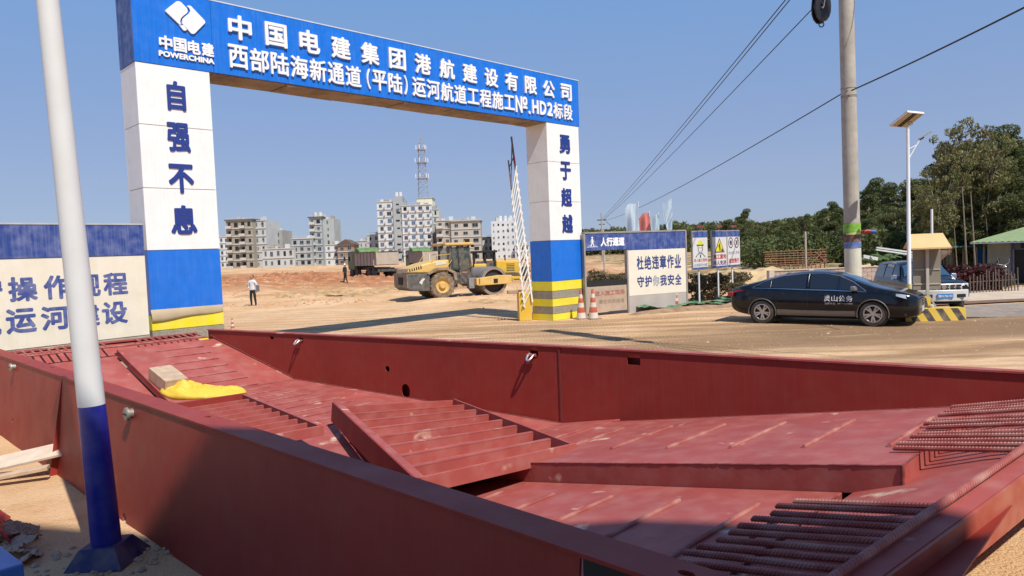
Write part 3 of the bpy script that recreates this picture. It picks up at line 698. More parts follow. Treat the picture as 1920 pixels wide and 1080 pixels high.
def qframe(label, A, Bk, Cr, D, ns, hgt):          # skewed frame given by its four top corners in the trough's own axes
    t = thing('steel_lattice_frame', label, 'steel frame', group='lattice frames lying in the trough')
    o0 = Vector(A); t.matrix_world = Matrix.Translation((-5, 7.95, 0)) @ Matrix.Rotation(FA, 4, 'Z') @ Matrix.Translation(o0)
    A, Bk, Cr, D = [Vector(q)-o0 for q in (A, Bk, Cr, D)]; up = (Bk-A).cross(Cr-A).normalized(); up = up if up.z > 0 else -up
    def L_(s): return A.lerp(D, s)
    def R_(s): return Bk.lerp(Cr, s)
    def wall_(p, q, w, z0, z1, name, mat):
        n_ = (q-p).cross(up).normalized()*w/2; B().hexa([p-n_+up*z0, p+n_+up*z0, q+n_+up*z0, q-n_+up*z0, p-n_+up*z1, p+n_+up*z1, q+n_+up*z1, q-n_+up*z1]).out(name, mat, t, fix=True, bevel=.003)
    wall_(L_(-.02), L_(1.03), .022, -hgt-.06, .05, 'side_plate', red)
    ex = (Bk-A).normalized()
    q0, q1 = L_(-.02)+ex*.05, L_(1.03)+ex*.05; wall_(q0, q1, .085, .035, .05, 'side_lip', redw)
    wall_(R_(0), R_(1.0), .03, -hgt, .018, 'rim', redw); wall_(A+ex*.02, Bk, .02, -hgt, .0, 'rim', redw); wall_(L_(1)+ex*.02, Cr+(Cr-L_(1)).normalized()*.06, .03, -hgt, .012, 'rim', redw)
    a, b_, c_, d_ = A.lerp(Bk, .06), A.lerp(Bk, .88), D.lerp(Cr, .90), D.lerp(Cr, .04); dn = up*-hgt
    B().hexa([a+dn, b_+dn, c_+dn, d_+dn, a+dn*.93, b_+dn*.93, c_+dn*.93, d_+dn*.93]).out('skin_plate', redw, t, fix=True)
    for i in range(1, ns):
        s = (i/ns)**.96; p, q = L_(s)+ex*.10, R_(s); fw = (D-A).normalized()
        b = B(); n_ = (q-p).cross(up).normalized(); n_ = n_ if n_.dot(fw) > 0 else -n_
        b.hexa([p-up*hgt*.9, p-up*hgt*.9+n_*.012, q-up*hgt*.9+n_*.012, q-up*hgt*.9, p-up*.018, p-up*.018+n_*.012, q-up*.018+n_*.012, q-up*.018])
        b.hexa([p-n_*.045-up*.017, p+n_*.014-up*.017, q+n_*.014-up*.017, q-n_*.045-up*.017, p-n_*.045-up*.008, p+n_*.014-up*.008, q+n_*.014-up*.008, q-n_*.045-up*.008])
        b.out('slat', redw, t, fix=True)
    return t
qframe('wide red lattice frame lying tilted across the middle of the trough', (1.35, 2.52, .50), (1.46, 4.39, .27), (4.65, 3.14, .42), (4.45, 1.32, .50), 8, .13)
frame('narrower red lattice frame lying behind the near flange beside the yellow sack', (-.75, 1.35, .47), (-.55, 2.28, .47), (2.15, 2.05, .50), 9, .11)

def F(p, q, z=0): 
    v = Matrix.Rotation(FA, 3, 'Z') @ Vector((p, q, z)); return (v.x-5, v.y+7.95, v.z)
# timber block
wood = M('raw_wood', (.46, .33, .22), .8, var=.2, vs=8, bump=.3, bs=25, dust=(.5, .4, .3), dustamt=.3)
blk = B().box((-.30, -.17, 0), (.30, .17, .19)).out('timber_block', wood, bevel=.006); blk.location = F(-2.38, 1.90, .50); blk.rotation_euler = (0, radians(15.5), FA+.05)
tag(blk, 'pale square sawn timber block beside the yellow sack', 'timber block')
# yellow sack: limp woven bag with folds
bm = bmesh.new(); bmesh.ops.create_grid(bm, x_segments=70, y_segments=36, size=1)
rnd = random.Random(5)
top = []
for v in bm.verts:
    x, y = v.co.x, v.co.y
    outl = (1-abs(x)**3.2)*(1-.32*(x < 0)*abs(x)**1.5)
    X = x*.63; Y = y*.29*max(.10, sqrt(max(0, outl)))+.045*sin(x*2.2+.5)
    r = sqrt(max(0, 1-y*y))*(max(0, 1-abs(x)**4))**.6
    H = .15*r*(.66+.34*noise.noise((x*1.5, y*1.0, 2.2)))*(1.0+.45*math.exp(-((x+.45)/.13)**2))
    H += .020*r*abs(noise.noise((x*3.2+y*2., y*5., 6.)))*1.5+.030*r*(.35-min(.35, abs(noise.noise((x*4.5-y*3., y*4+x*2, 3.)))*1.6))+.014*noise.noise((x*10, y*9, 1.))*r+.03*r*max(0, sin((x*.9+y)*9))*(x < -.1)
    pq_ = Matrix.Rotation(-FA, 3, 'Z') @ Vector((X, Y, 0)); v.co = (X, Y, max(0, H)+.006+zf(pq_.x-1.82)-zf(-1.82))
me = bpy.data.meshes.new('sack'); bm.to_mesh(me); bm.free()
for p_ in me.polygons: p_.use_smooth = True
ysack = M('yellow_sack', (.74, .52, .055), .5, var=.08, vs=5, bump=.25, bs=70, trl=.12)
me.materials.append(ysack); sk = bpy.data.objects.new('sack', me); C.objects.link(sk)
sk.location = F(-1.82, 2.22, zf(-1.82))
md = sk.modifiers.new('s', 'SOLIDIFY'); md.thickness = .006
tag(sk, 'crumpled yellow woven sack lying on the red floor panel', 'sack')

# ------------------------------------------------------------------ near striped pole
np_ = thing('striped_pole', 'white pole with dark blue lower part standing in front of the red formwork', 'pole', (-3.32, 5.62, 0))
np_.rotation_euler = (0, radians(-2.2), 0)
pw = M('pole_white', (.66, .655, .63), .35, var=.03, dust=(.5, .42, .32), dustamt=.18)
B().lathe([(.098, 1.26), (.073, 5.2)], 36).out('upper_shaft', pw, np_, smooth=50)
B().lathe([(.111, 0), (.099, 1.26)], 36).out('lower_shaft', M('pole_blue', (.012, .020, .26), .35, var=.06, dust=(.3, .25, .25), dustamt=.2), np_, smooth=50)
pb = M('pole_base', (.014, .016, .10), .5, var=.15, dust=(.4, .28, .18), dustamt=.4)
B().hexa([(-.23, -.23, 0), (.23, -.23, 0), (.23, .23, 0), (-.23, .23, 0), (-.14, -.14, .15), (.14, -.14, .15), (.14, .14, .15), (-.14, .14, .15)]).out('base_cover', pb, np_, bevel=.004)
rs = B()
for i in range(70):
    a = random.uniform(0, 2*pi); r = random.uniform(.24, .55); x, y = r*cos(a), r*sin(a)*.8; s_ = random.uniform(.012, .035)
    rs.lathe([(s_, 0), (s_*1.1, s_*.5), (s_*.5, s_)], 5, org=(-3.32+x, 5.62+y, -.004))
tag(rs.out('rubble', M('rubble', (.36, .27, .19), .9, var=.3)), 'small stones and mortar crumbs around the foot of the striped pole', 'rubble', kind='stuff')

# ------------------------------------------------------------------ clutter in the near left corner
bd = B().box((-.75, -.17, -.015), (.75, .17, .015)).out('board', M('pale_board', (.60, .47, .36), .75, var=.12, vs=6, bump=.15, bs=30), bevel=.003)
bd.location = (-5.75, 8.0, .20); bd.rotation_euler = (radians(14), radians(-9), radians(12)); tag(bd, 'pale plank leaning up over the sand at the left edge', 'plank')
b2 = B().box((-.5, -.05, -.02), (.5, .05, .02)).out('batten', wood, bevel=.003); b2.location = (-5.7, 7.7, .10); b2.rotation_euler = (.1, radians(-6), radians(16)); tag(b2, 'thin wooden batten lying under the pale plank', 'batten')
def cloth(name, mat, size, loc, rot, seed, amp=.14, label='', cat=''):
    bm = bmesh.new(); bmesh.ops.create_grid(bm, x_segments=60, y_segments=60, size=1)
    for v in bm.verts:
        x, y = v.co.x, v.co.y; p = Vector((x*1.4, y*1.4, seed))
        n = abs(noise.noise(p*1.3))+.5*abs(noise.noise(p*2.9))+.2*noise.noise(p*7)
        v.co = (x*size[0]*(1+.1*noise.noise(p*2)), y*size[1]*(1+.1*noise.noise(p*2.3)), n*amp*2)
    me = bpy.data.meshes.new(name); bm.to_mesh(me); bm.free()
    for q in me.polygons: q.use_smooth = True
    me.materials.append(mat); o = bpy.data.objects.new(name, me); C.objects.link(o); o.location = loc; o.rotation_euler = rot
    md = o.modifiers.new('s', 'SOLIDIFY'); md.thickness = .004; return tag(o, label, cat)
cloth('red_tarpaulin', M('red_cloth', (.34, .035, .04), .55, var=.12, vs=4), (.40, .62), (-4.72, 6.22, .24), (radians(-8), radians(56), radians(30)), 2., .022, 'wrinkled dark red sheet hanging at the left edge of the view', 'sheet')
paper = M('torn_paper', (.40, .28, .21), .8, var=.2, vs=6, bump=.2)
for i, (x, y, z, s_, rr) in enumerate(((-4.42, 6.18, .05, .13, .3), (-4.36, 6.02, .04, .17, 1.2), (-4.08, 5.78, .03, .14, 2.1), (-4.20, 5.82, .08, .15, 2.8), (-4.02, 5.60, .0, .14, .9))):
    cloth('torn_cardboard', paper, (s_, s_*.8), (x, y, z), (random.uniform(-.5, .5), random.uniform(-.5, .6), rr), 3+i*1.7, .022,
          ('torn brown cardboard scrap topmost of the heap by the red sheet', 'crumpled cardboard scrap second from the red sheet', 'flattened cardboard scrap nearest the striped pole', 'folded cardboard scrap touching the blue box', 'cardboard scrap lowest in the corner heap')[i], 'cardboard')
bb = tag(B().box((-.5, -.45, 0), (.5, .45, .62)).out('blue_toolbox', M('box_blue', (.045, .14, .42), .4, var=.05), bevel=.01), 'corner of a plain blue steel box at the bottom left', 'box')
bb.location = (-3.62, 4.12, 0); bb.rotation_euler = (0, 0, radians(-40))

# ------------------------------------------------------------------ unseen block added behind the viewpoint to cast shade over the near flange
ob = thing('added_shade_block', 'tall plain grey office block standing behind the viewpoint', 'building', (0, 0, 0))
bw = M('render_grey', (.45, .43, .40), .9, var=.08, vs=.5)
HB = 17.0
B().prism([(-.52, -2.89), (3.48, -3.99), (7.58, -5.14), (8.78, -6.04), (9.38, -6.79), (13., -11.), (2.6, -16)][::-1], (0, HB), u=(1,0,0), v=(0,1,0), w=(0,0,1)).out('wall', bw, ob, fix=True)
fa = Vector((4.0, -1.10, 0)).normalized(); fn = Vector((fa.y, -fa.x, 0))*-1
for fl_ in range(5):
    for k in range(2):
        c0 = Vector((-.52, -2.89, 0))+fa*(.3+1.9*k); z0 = 1.2+3.2*fl_
        b = B()
        for (u0, u1, w0, w1, y0, y1, mi) in ((0, 1.3, z0, z0+1.6, .001, .02, 1), (-.05, 1.35, z0-.06, z0, .001, .06, 0), (-.05, 1.35, z0+1.6, z0+1.66, .001, .05, 0), (.62, .68, z0, z0+1.6, .02, .04, 0)):
            b.hexa([c0+fa*u0+fn*y0+Vector((0, 0, w0)), c0+fa*u1+fn*y0+Vector((0, 0, w0)), c0+fa*u1+fn*y1+Vector((0, 0, w0)), c0+fa*u0+fn*y1+Vector((0, 0, w0)),
                    c0+fa*u0+fn*y0+Vector((0, 0, w1)), c0+fa*u1+fn*y0+Vector((0, 0, w1)), c0+fa*u1+fn*y1+Vector((0, 0, w1)), c0+fa*u0+fn*y1+Vector((0, 0, w1))], mi)
        b.out('window', [white, glass], ob, fix=True)
# ------------------------------------------------------------------ vehicles
def lerp(tb, x):
    for (a, va), (c, vc) in zip(tb[:-1], tb[1:]):
        if x <= c: t = (x-a)/(c-a) if c > a else 0; t = max(0, t); return va+(vc-va)*t
    return tb[-1][1]
def section(T, x):
    w = lerp(T['w'], x); zs = lerp(T['sill'], x); zb = lerp(T['belt'], x); zr = lerp(T['roof'], x); g = T['tumble']
    up = max(0, min(1, (zr-zb)/.42)); wr = w*(.93-(.93-g)*up)
    return [(0, zs+.01), (w*.86, zs), (w*.965, zs+.07), (w*1.0, zs+(zb-zs)*.38), (w*.995, zs+(zb-zs)*.68), (w*.965, zb-.035), (w*.945, zb),
            (w*.945+(wr-w*.945)*.5, zb+(zr-zb)*.5), (wr, zb+(zr-zb)*(.84 if up > .3 else .8)), (wr*.80, zb+(zr-zb)*.965), (wr*.4, zr), (0, zr+.004)]
def carbody(T, mat, parent, xs):
    b = B(); n = 12; rows = []
    for x in xs:
        s = section(T, x); full = s+[(-y, z) for y, z in s[-2:0:-1]]; rows.append(len(b.v)); b.v += [(x, y, z) for y, z in full]
    m = 2*n-2
    for i in range(len(xs)-1):
        for j in range(m): b.f.append((rows[i]+j, rows[i]+(j+1) % m, rows[i+1]+(j+1) % m, rows[i+1]+j)); b.m.append(0)
    b.f += [tuple(rows[0]+j for j in range(m))[::-1], tuple(rows[-1]+j for j in range(m))]; b.m += [0, 0]
    o = b.out('body', mat, fix=True, smooth=True)
    md = o.modifiers.new('s', 'SUBSURF'); md.levels = md.render_levels = 2; bake(o)
    return o
def surf(T, x, k, off=.006, side=-1):           # a point on the skin at section height k (float index)
    s = section(T, x); i = int(k); f = k-i; y = s[i][0]*(1-f)+s[min(i+1, 11)][0]*f; z = s[i][1]*(1-f)+s[min(i+1, 11)][1]*f
    return Vector((x, side*(y+off), z+off*.35))
def sidepatch(T, pts, mat, parent, name, off, side, nu=8, th=.004):   # pts: list of (x, k_low, k_high) along x
    b = B(); m = 4
    for x, k0, k1 in pts:
        for j in range(m+1): b.v.append(tuple(surf(T, x, k0+(k1-k0)*j/m, off, side)))
    for i in range(len(pts)-1):
        for j in range(m):
            q = (i*(m+1)+j, (i+1)*(m+1)+j, (i+1)*(m+1)+j+1, i*(m+1)+j+1); b.f.append(q if side < 0 else q[::-1]); b.m.append(0)
    return b.out(name, mat, parent, smooth=True)
def wheel(par, x, y, r, w, rimm, spokes=10, side=-1, name='wheel'):
    t = B().lathe([(r*.70, -w/2), (r*.93, -w/2), (r, -w/2+.03), (r, w/2-.03), (r*.93, w/2), (r*.70, w/2)], 40, ax='Y', cap=False).out(name, M('tyre', (.035, .033, .03), .85, var=.2, vs=6, dust=(.22, .15, .09), dustamt=.5), par, smooth=50, fix=True)
    t.location = (x, y, r)
    rm = B()
    rm.lathe([(r*.70, 0), (r*.62, .02), (r*.60, .10)], 40, ax='Y', cap=False, org=(0, 0, 0))
    rm.lathe([(r*.62, -.02), (r*.71, -.015)], 40, ax='Y', cap=False)
    rm.lathe([(.001, -.004), (r*.17, -.004), (r*.2, .03)], 20, ax='Y', cap=False)
    for i in range(spokes):
        a = 2*pi*i/spokes+(.16 if i % 2 else -.10); c, s = cos(a), sin(a); wd = r*.055
        rm.hexa([(c*r*.15-s*wd, .0, s*r*.15+c*wd), (c*r*.15+s*wd, .0, s*r*.15-c*wd), (c*r*.15+s*wd, .03, s*r*.15-c*wd), (c*r*.15-s*wd, .03, s*r*.15+c*wd),
                 (c*r*.65-s*wd*1.2, -.012, s*r*.65+c*wd*1.2), (c*r*.65+s*wd*1.2, -.012, s*r*.65-c*wd*1.2), (c*r*.65+s*wd*1.2, .03, s*r*.65-c*wd*1.2), (c*r*.65-s*wd*1.2, .03, s*r*.65+c*wd*1.2)])
    o = rm.out('rim', rimm, t, smooth=30, fix=True)
    back = B().lathe([(.001, 0), (r*.68, 0)], 30, ax='Y', cap=False).out('brake_disc', M('disc', (.05, .045, .04), .5, metal=.4), t)
    if side < 0: o.location = (0, -w/2+.02, 0); back.location = (0, -w/2+.09, 0)
    else: o.rotation_euler = (0, 0, pi); o.location = (0, w/2-.02, 0); back.location = (0, w/2-.09, 0)
    return t
# black saloon
carp = M('car_black', (.004, .005, .007), .14, var=.05, spec=.4, coat=.25, dust=(.10, .085, .07), dustamt=.05)
car = thing('saloon_car', 'black saloon car with white characters on its side facing right', 'car', (8.83, 20.30, h(8.8, 20.3)), atan2(-1.75, 2.40))
T = dict(
 w=[(-2.42, .70), (-2.30, .80), (-1.9, .885), (-1.2, .925), (1.4, .925), (1.95, .90), (2.25, .84), (2.42, .72), (2.50, .60)],
 sill=[(-2.42, .42), (-2.2, .26), (-1.7, .20), (1.9, .19), (2.3, .22), (2.50, .27)],
 belt=[(-2.42, .86), (-2.2, .95), (-1.6, .985), (0, .945), (1.0, .915), (1.7, .87), (2.2, .79), (2.50, .68)],
 roof=[(-2.42, .93), (-2.30, 1.02), (-2.05, 1.10), (-1.75, 1.155), (-1.30, 1.30), (-.85, 1.415), (-.3, 1.475), (.2, 1.475), (.6, 1.40), (1.0, 1.24), (1.42, 1.045), (1.8, .985), (2.15, .915), (2.38, .83), (2.50, .75)], tumble=.66)
xs = [-2.42, -2.36, -2.25, -2.05, -1.75, -1.4, -1.05, -.7, -.3, .1, .5, .85, 1.2, 1.5, 1.8, 2.1, 2.28, 2.40, 2.50]
body = carbody(T, carp, car, xs)
cs = []
for wx in (-1.435, 1.435):
    for sy in (-1, 1): cs.append(B().lathe([(.375, -.16), (.375, .16)], 32, ax='Y', org=(wx, sy*.90, .33)).out('c', carp, fix=True))
cut(body, cs); body.parent = car
for p in body.data.polygons: p.use_smooth = True
body.data.set_sharp_from_angle(angle=radians(38))
chrome = M('chrome', (.55, .55, .56), .2, metal=1)
rimm = M('rim_alloy', (.50, .47, .44), .35, metal=.6, dust=(.4, .3, .2), dustamt=.3)
for wx in (-1.435, 1.435):
    B().lathe([(.30, -.10), (.372, -.10), (.372, .10), (.30, .10)], 32, ax='Y', org=(wx, -.74, .33), cap=False).out('wheel_well', dark, car)
    for sy in (-1, 1): wheel(car, wx, sy*.80, .335, .22, rimm, 10, sy)
glassc = M('car_glass', (.010, .012, .016), .03, var=.0, spec=.9, coat=.3)
for sd in (-1, 1):
    off = .012
    sidepatch(T, [(-1.62, 6.9, 6.95), (-1.40, 6.35, 7.55), (-1.22, 6.3, 7.95)], glassc, car, 'quarter_window', off, sd)
    sidepatch(T, [(-1.18, 6.3, 8.0), (-.9, 6.25, 8.15), (-.5, 6.2, 8.2), (-.24, 6.2, 8.2)], glassc, car, 'rear_door_window', off, sd)
    sidepatch(T, [(-.14, 6.2, 8.2), (.2, 6.2, 8.15), (.6, 6.2, 8.0), (.9, 6.2, 7.7), (1.22, 6.2, 6.35)], glassc, car, 'front_door_window', off, sd)
    sidepatch(T, [(-1.72, 6.35, 6.46), (-1.0, 6.10, 6.2), (-.3, 6.03, 6.14), (.5, 6.03, 6.14), (1.28, 6.05, 6.16)], chrome, car, 'window_trim', off+.004, sd)
    b = B().tube([surf(T, x, k, off+.004, sd) for x, k in ((-1.70, 6.6), (-1.42, 7.6), (-1.2, 8.05), (-.9, 8.25), (-.3, 8.3), (.2, 8.25), (.6, 8.1), (.95, 7.7), (1.28, 6.3))], .014, 6); b.out('window_trim', chrome, car, smooth=60)
    b = B().tube([surf(T, -.19, k, off+.006, sd) for k in (6.3, 7, 8.2)], .02, 6); b.out('door_pillar', M('pillar', (.01, .01, .012), .2), car, smooth=60)
    b = B().tube([surf(T, -1.2, k, off+.002, sd) for k in (6.3, 7, 8.0)], .012, 6); b.out('door_pillar', M('pillar', (.01, .01, .012), .2), car, smooth=60)
    b = B()
    for p0 in ((-.19, -.17), (1.02, 1.035)): 
        b.tube([surf(T, p0[0], k, .000, sd) for k in (2.2, 3, 4, 5, 6)], .004, 5)
    b.tube([surf(T, x, k, .0, sd) for x, k in ((-1.25, 6), (-1.16, 4.6), (-1.0, 3.4), (-.92, 2.4))], .004, 5)
    b.out('door_gap', dark, car)
    # dust-coloured lower sill
    sidepatch(T, [(-1.02, 1.9, 2.7), (-.4, 1.8, 2.65), (.4, 1.8, 2.65), (1.02, 1.9, 2.7)], M('sill_dust', (.20, .165, .13), .6, var=.15), car, 'sill_trim', .006, sd)
    for wx in (-1.435, 1.435):
        pts = []
        for i in range(15):
            a = pi*(-.08+1.16*i/14); pts.append(Vector((wx+.385*cos(a), sd*(section(T, wx)[3][0]-.004), .33+.385*sin(a))))
        B().tube(pts, .016, 6).out('arch_lip', M('arch_dust', (.11, .09, .075), .5), car, smooth=60)
    for xh in (-.95, .22):
        c_ = surf(T, xh, 4.6, .018, sd); B().tube([c_+Vector((-.11, 0, 0)), c_+Vector((-.09, sd*.02, 0)), c_+Vector((.09, sd*.02, 0)), c_+Vector((.11, 0, 0))], .013, 8).out('door_handle', carp, car, smooth=60)
    # mirror
    mc = surf(T, 1.0, 6.35, .10, sd)
    mb = B().hexa([mc+Vector(v) for v in ((-.10, -.10, -.07), (.06, -.09, -.06), (.08, .10, -.06), (-.08, .10, -.07), (-.09, -.09, .07), (.02, -.08, .07), (.05, .10, .06), (-.08, .10, .07))]); mb.out('door_mirror', M('mirror_grey', (.12, .12, .12), .3), car, bevel=.03, seg=3, smooth=40)
# windscreen and rear window as bent panes
def screen(T, xs_, wk, mat, name, kin=8.1):
    b = B(); m = 8
    for x in xs_:
        s = section(T, x); yk = s[8][0]*.93; 
        for j in range(m+1):
            t = -1+2*j/m; y = yk*t; 
            a = abs(t); z = s[8][1]+(s[10][1]-s[8][1])*(1-a**2.2)+.012; b.v.append((x+(.10*(1-a*a) if wk > 0 else -.08*(1-a*a))*.0, y, z))
    for i in range(len(xs_)-1):
        for j in range(m): b.f.append((i*(m+1)+j, (i+1)*(m+1)+j, (i+1)*(m+1)+j+1, i*(m+1)+j+1)); b.m.append(0)
    o = b.out(name, mat, car if mat is glassc or mat is wsm else None, smooth=True, fix=True)
    return o
wsm = M('windscreen', (.03, .07, .13), .04, var=0, spec=.9, coat=.5)
screen(T, [.62, .8, 1.0, 1.2, 1.38], 1, wsm, 'windscreen'); screen(T, [-1.9, -1.7, -1.4, -1.1, -.9], -1, glassc, 'rear_window')
# front end: lamps, grille, bumper trim, plate
def nose(y): return 2.485-.50*abs(y)**2.6
hl = M('headlamp', (.35, .40, .46), .12, spec=.9, coat=.5)
for sd in (-1, 1):
    b = B(); pts = [(.42, .76), (.60, .775), (.76, .80), (.86, .83)]
    for y, z in pts: x = nose(y)+.015; b.v += [(x, sd*y, z-.10+.05*(y-.42)), (x-.06, sd*y, z+.03)]
    for y, x, z in ((.89, 1.98, .87),): b.v += [(x, sd*(y+.005), z-.06), (x, sd*y, z)]
    for i in range(4): b.f.append((2*i, 2*i+1, 2*i+3, 2*i+2)); b.m.append(0)
    b.out('headlamp', hl, car, smooth=True, fix=True)
    B().tube([(nose(y)+.03, sd*y, z) for y, z in ((.42, .69), (.60, .695), (.78, .72))], .008, 6).out('lamp_strip', chrome, car)
    B().tube([(nose(.50)+.01, sd*.50, .30), (nose(.70), sd*.70, .28), (nose(.84)+.0, sd*.84, .33), (nose(.80)+.015, sd*.80, .42), (nose(.55)+.02, sd*.55, .44)], .012, 6).out('bumper_trim', chrome, car, smooth=60)
    B().box((-2.44, sd*.80-.08, .78), (-2.28, sd*.80+.08, .90)).out('tail_lamp', M('tail_red', (.28, .01, .012), .2, coat=.5), car, bevel=.02, smooth=40)
    sidepatch(T, [(-2.34, 5.0, 6.1), (-2.22, 4.9, 6.0), (-2.08, 5.0, 5.9), (-1.98, 5.4, 5.6)], M('tail_red', (.28, .01, .012), .2), car, 'tail_lamp', .008, sd)
for k in range(5):
    z = .57+.045*k; B().tube([(nose(y)+.028, y, z) for y in (-.44, -.25, 0, .25, .44)], .008, 6).out('grille_bar', chrome, car)
b = B()
for i in range(9):
    y = -.46+.92*i/8; b.v += [(nose(y)+.014, y, .52), (nose(y)+.006, y, .775)]
for i in range(8): b.f.append((2*i, 2*i+2, 2*i+3, 2*i+1)); b.m.append(0)
b.out('grille', dark, car)
B().lathe([(.055, 0), (.06, .008), (.045, .012), (.045, .004)], 20, ax='X', org=(2.50, 0, .64)).out('badge', chrome, car, smooth=40)
pl = M('plate_pale', (.45, .48, .62), .4)
fp = tag(B().box((2.485, -.22, .36), (2.50, .22, .50)).out('number_plate', pl, car), 'pale bluish front number plate')
B().box((-1.2, -.70, .17), (1.2, .70, .28)).out('underbody', dark, car)
# writing on the front door
def cartext(body_, x0, x1, z0, z1, bold):
    w_ = section(T, .3)[3][0]; text(body_, x0, x1, z0, z1, wletter, car, y=-(w_+.008), bold=bold, name='lettering')
for i, ch in enumerate('灵山公务'): text(ch, .24+i*.185, .24+i*.185+.16, .66+.0*i, .82, wletter, car, y=-(section(T, .4)[4][0]+.004), bold=.02, name='character')
text('监督电话：0777-6416060', .26, .96, .58, .63, M('small_print', (.5, .5, .5), .5), car, y=-(section(T, .4)[3][0]+.004), bold=.0)

# black pickup-style off-roader with silver front
PKC = at(1770, 560, 23.6)+Vector((.19*2.4, .98*2.4, 0))
pk = thing('off_road_car', 'black four wheel drive with silver front bumper and blue plate', 'car', (PKC.x, PKC.y, -.28), radians(-101))
T2 = dict(w=[(-2.3, .84), (-2.1, .92), (1.9, .92), (2.2, .86), (2.32, .78)], sill=[(-2.3, .48), (-2, .42), (2.32, .42)],
 belt=[(-2.3, 1.05), (.8, 1.06), (1.4, 1.03), (2.1, .98), (2.32, .86)],
 roof=[(-2.3, 1.50), (-2.15, 1.66), (-1.6, 1.72), (.0, 1.73), (.40, 1.66), (1.0, 1.16), (1.3, 1.13), (1.9, 1.10), (2.2, 1.03), (2.32, .93)], tumble=.76)
b2_ = carbody(T2, carp, pk, [-2.3, -2.22, -2.0, -1.5, -1.0, -.5, 0, .35, .7, 1.0, 1.25, 1.6, 1.95, 2.15, 2.26, 2.32])
cs = []
for wx in (-1.42, 1.38):
    for sy in (-1, 1): cs.append(B().lathe([(.43, -.2), (.43, .2)], 28, ax='Y', org=(wx, sy*.87, .38)).out('c', carp, fix=True))
cut(b2_, cs); b2_.parent = pk
b2_.data.set_sharp_from_angle(angle=radians(38))
for wx in (-1.42, 1.38):
    for sy in (-1, 1): wheel(pk, wx, sy*.76, .375, .24, rimm, 10, sy)
for sd in (-1, 1):
    for seg in ([(-1.9, 6.2, 8.1), (-1.3, 6.2, 8.1), (-.95, 6.2, 8.1)], [(-.85, 6.2, 8.1), (-.4, 6.2, 8.1), (-.05, 6.2, 8.1)], [(.03, 6.2, 8.1), (.4, 6.2, 7.95), (.86, 6.2, 6.5)]):
        sidepatch(T2, seg, glassc, pk, 'side_window', .012, sd)
    mc = surf(T2, .62, 6.35, .12, sd); B().hexa([mc+Vector(v) for v in ((-.07, -.10, -.09), (.05, -.09, -.08), (.06, .10, -.08), (-.06, .10, -.09), (-.07, -.09, .09), (.03, -.08, .09), (.04, .10, .08), (-.06, .10, .09))]).out('door_mirror', M('mirror_chrome', (.5, .5, .5), .15, metal=1), pk, bevel=.03, seg=2)
b = B(); m_ = 8
for x in (.42, .6, .8, .98):
    s = section(T2, x)
    for j in range(m_+1):
        t = -1+2*j/m_; b.v.append((x+.012, s[8][0]*.93*t, s[8][1]+(s[10][1]-s[8][1])*(1-abs(t)**2.2)+.014))
for i in range(3):
    for j in range(m_): b.f.append((i*(m_+1)+j, (i+1)*(m_+1)+j, (i+1)*(m_+1)+j+1, i*(m_+1)+j+1)); b.m.append(0)
b.out('windscreen', wsm, pk, smooth=True, fix=True)
silv = M('silver_paint', (.62, .60, .56), .3, metal=.1, var=.05, dust=(.5, .4, .3), dustamt=.25)
bmp = B().prism([(2.05, -.84), (2.30, -.78), (2.46, -.45), (2.50, 0), (2.46, .45), (2.30, .78), (2.05, .84)], (.42, .80), u=(1,0,0), v=(0,1,0), w=(0,0,1)).out('front_bumper', silv, pk, bevel=.03, seg=3, fix=True, smooth=40)
B().prism([(2.1, -.60), (2.33, -.58), (2.385, 0), (2.33, .58), (2.1, .60)], (.80, 1.0), u=(1,0,0), v=(0,1,0), w=(0,0,1)).out('grille_surround', silv, pk, bevel=.02, fix=True, smooth=40)
for k in range(6):
    y = -.46+.184*k
    for z0 in (.815, .905): B().box((2.345, y-.062, z0), (2.405, y+.062, z0+.052)).out('grille_slot', dark, pk)
B().lathe([(.075, 0), (.075, .02)], 20, ax='X', org=(2.40, 0, .90)).out('badge', chrome, pk, smooth=40)
for sd in (-1, 1):
    B().prism([(2.05, .60), (2.30, .60), (2.24, .80), (1.98, .86)], (.82, 1.0), u=(1,0,0), v=(0, sd, 0), w=(0,0,1)).out('headlamp', M('lamp_clear', (.55, .56, .54), .1, coat=.6), pk, bevel=.02, fix=True, smooth=40)
    B().box((2.32, sd*.50-.13, .555), (2.485, sd*.50+.13, .66)).out('fog_lamp_recess', dark, pk, bevel=.01)
bpz = M('plate_blue', (.03, .22, .58), .35)
fp = B().box((2.495, -.24, .53), (2.515, .24, .68)).out('number_plate', bpz, pk)
o = text('桂N·7Q193', -.21, .21, .56, .65, wletter, fp, y=-.001, bold=.02, mtx=Matrix.Translation((2.516, 0, 0)) @ Matrix.Rotation(pi/2, 4, 'Z'))
B().box((-2.1, -.6, .3), (2.0, .6, .5)).out('underbody', dark, pk)

# ------------------------------------------------------------------ road roller
RY = M('plant_yellow', (.62, .40, .10), .5, var=.1, dust=(.55, .38, .22), dustamt=.55, vs=3)
RD = M('plant_grey', (.055, .055, .06), .5, var=.12, dust=(.42, .30, .19), dustamt=.4)
RDm = M('dusty_counterweight', (.22, .165, .115), .8, var=.15, dust=(.45, .32, .2), dustamt=.5)
RDs = M('roller_side_grey', (.075, .078, .082), .55, var=.12, dust=(.36, .27, .18), dustamt=.35)
rr = thing('road_roller', 'dusty yellow road roller with steel front drum and grey cab', 'road roller', (-2.95, 38.2, h(-2.9, 37.6)), radians(28))
RW = 2.1
cabf = RD
B().prism([(-3.12, .66), (-2.9, .5), (-1.9, .45), (-1.9, 1.35), (-3.12, 1.40)], (-1.0, 1.0)).out('counterweight', RDs, rr, bevel=.04, fix=True)
B().box((-3.135, -1.0, .68), (-3.11, 1.0, 1.38)).out('rear_plate', RDm, rr)
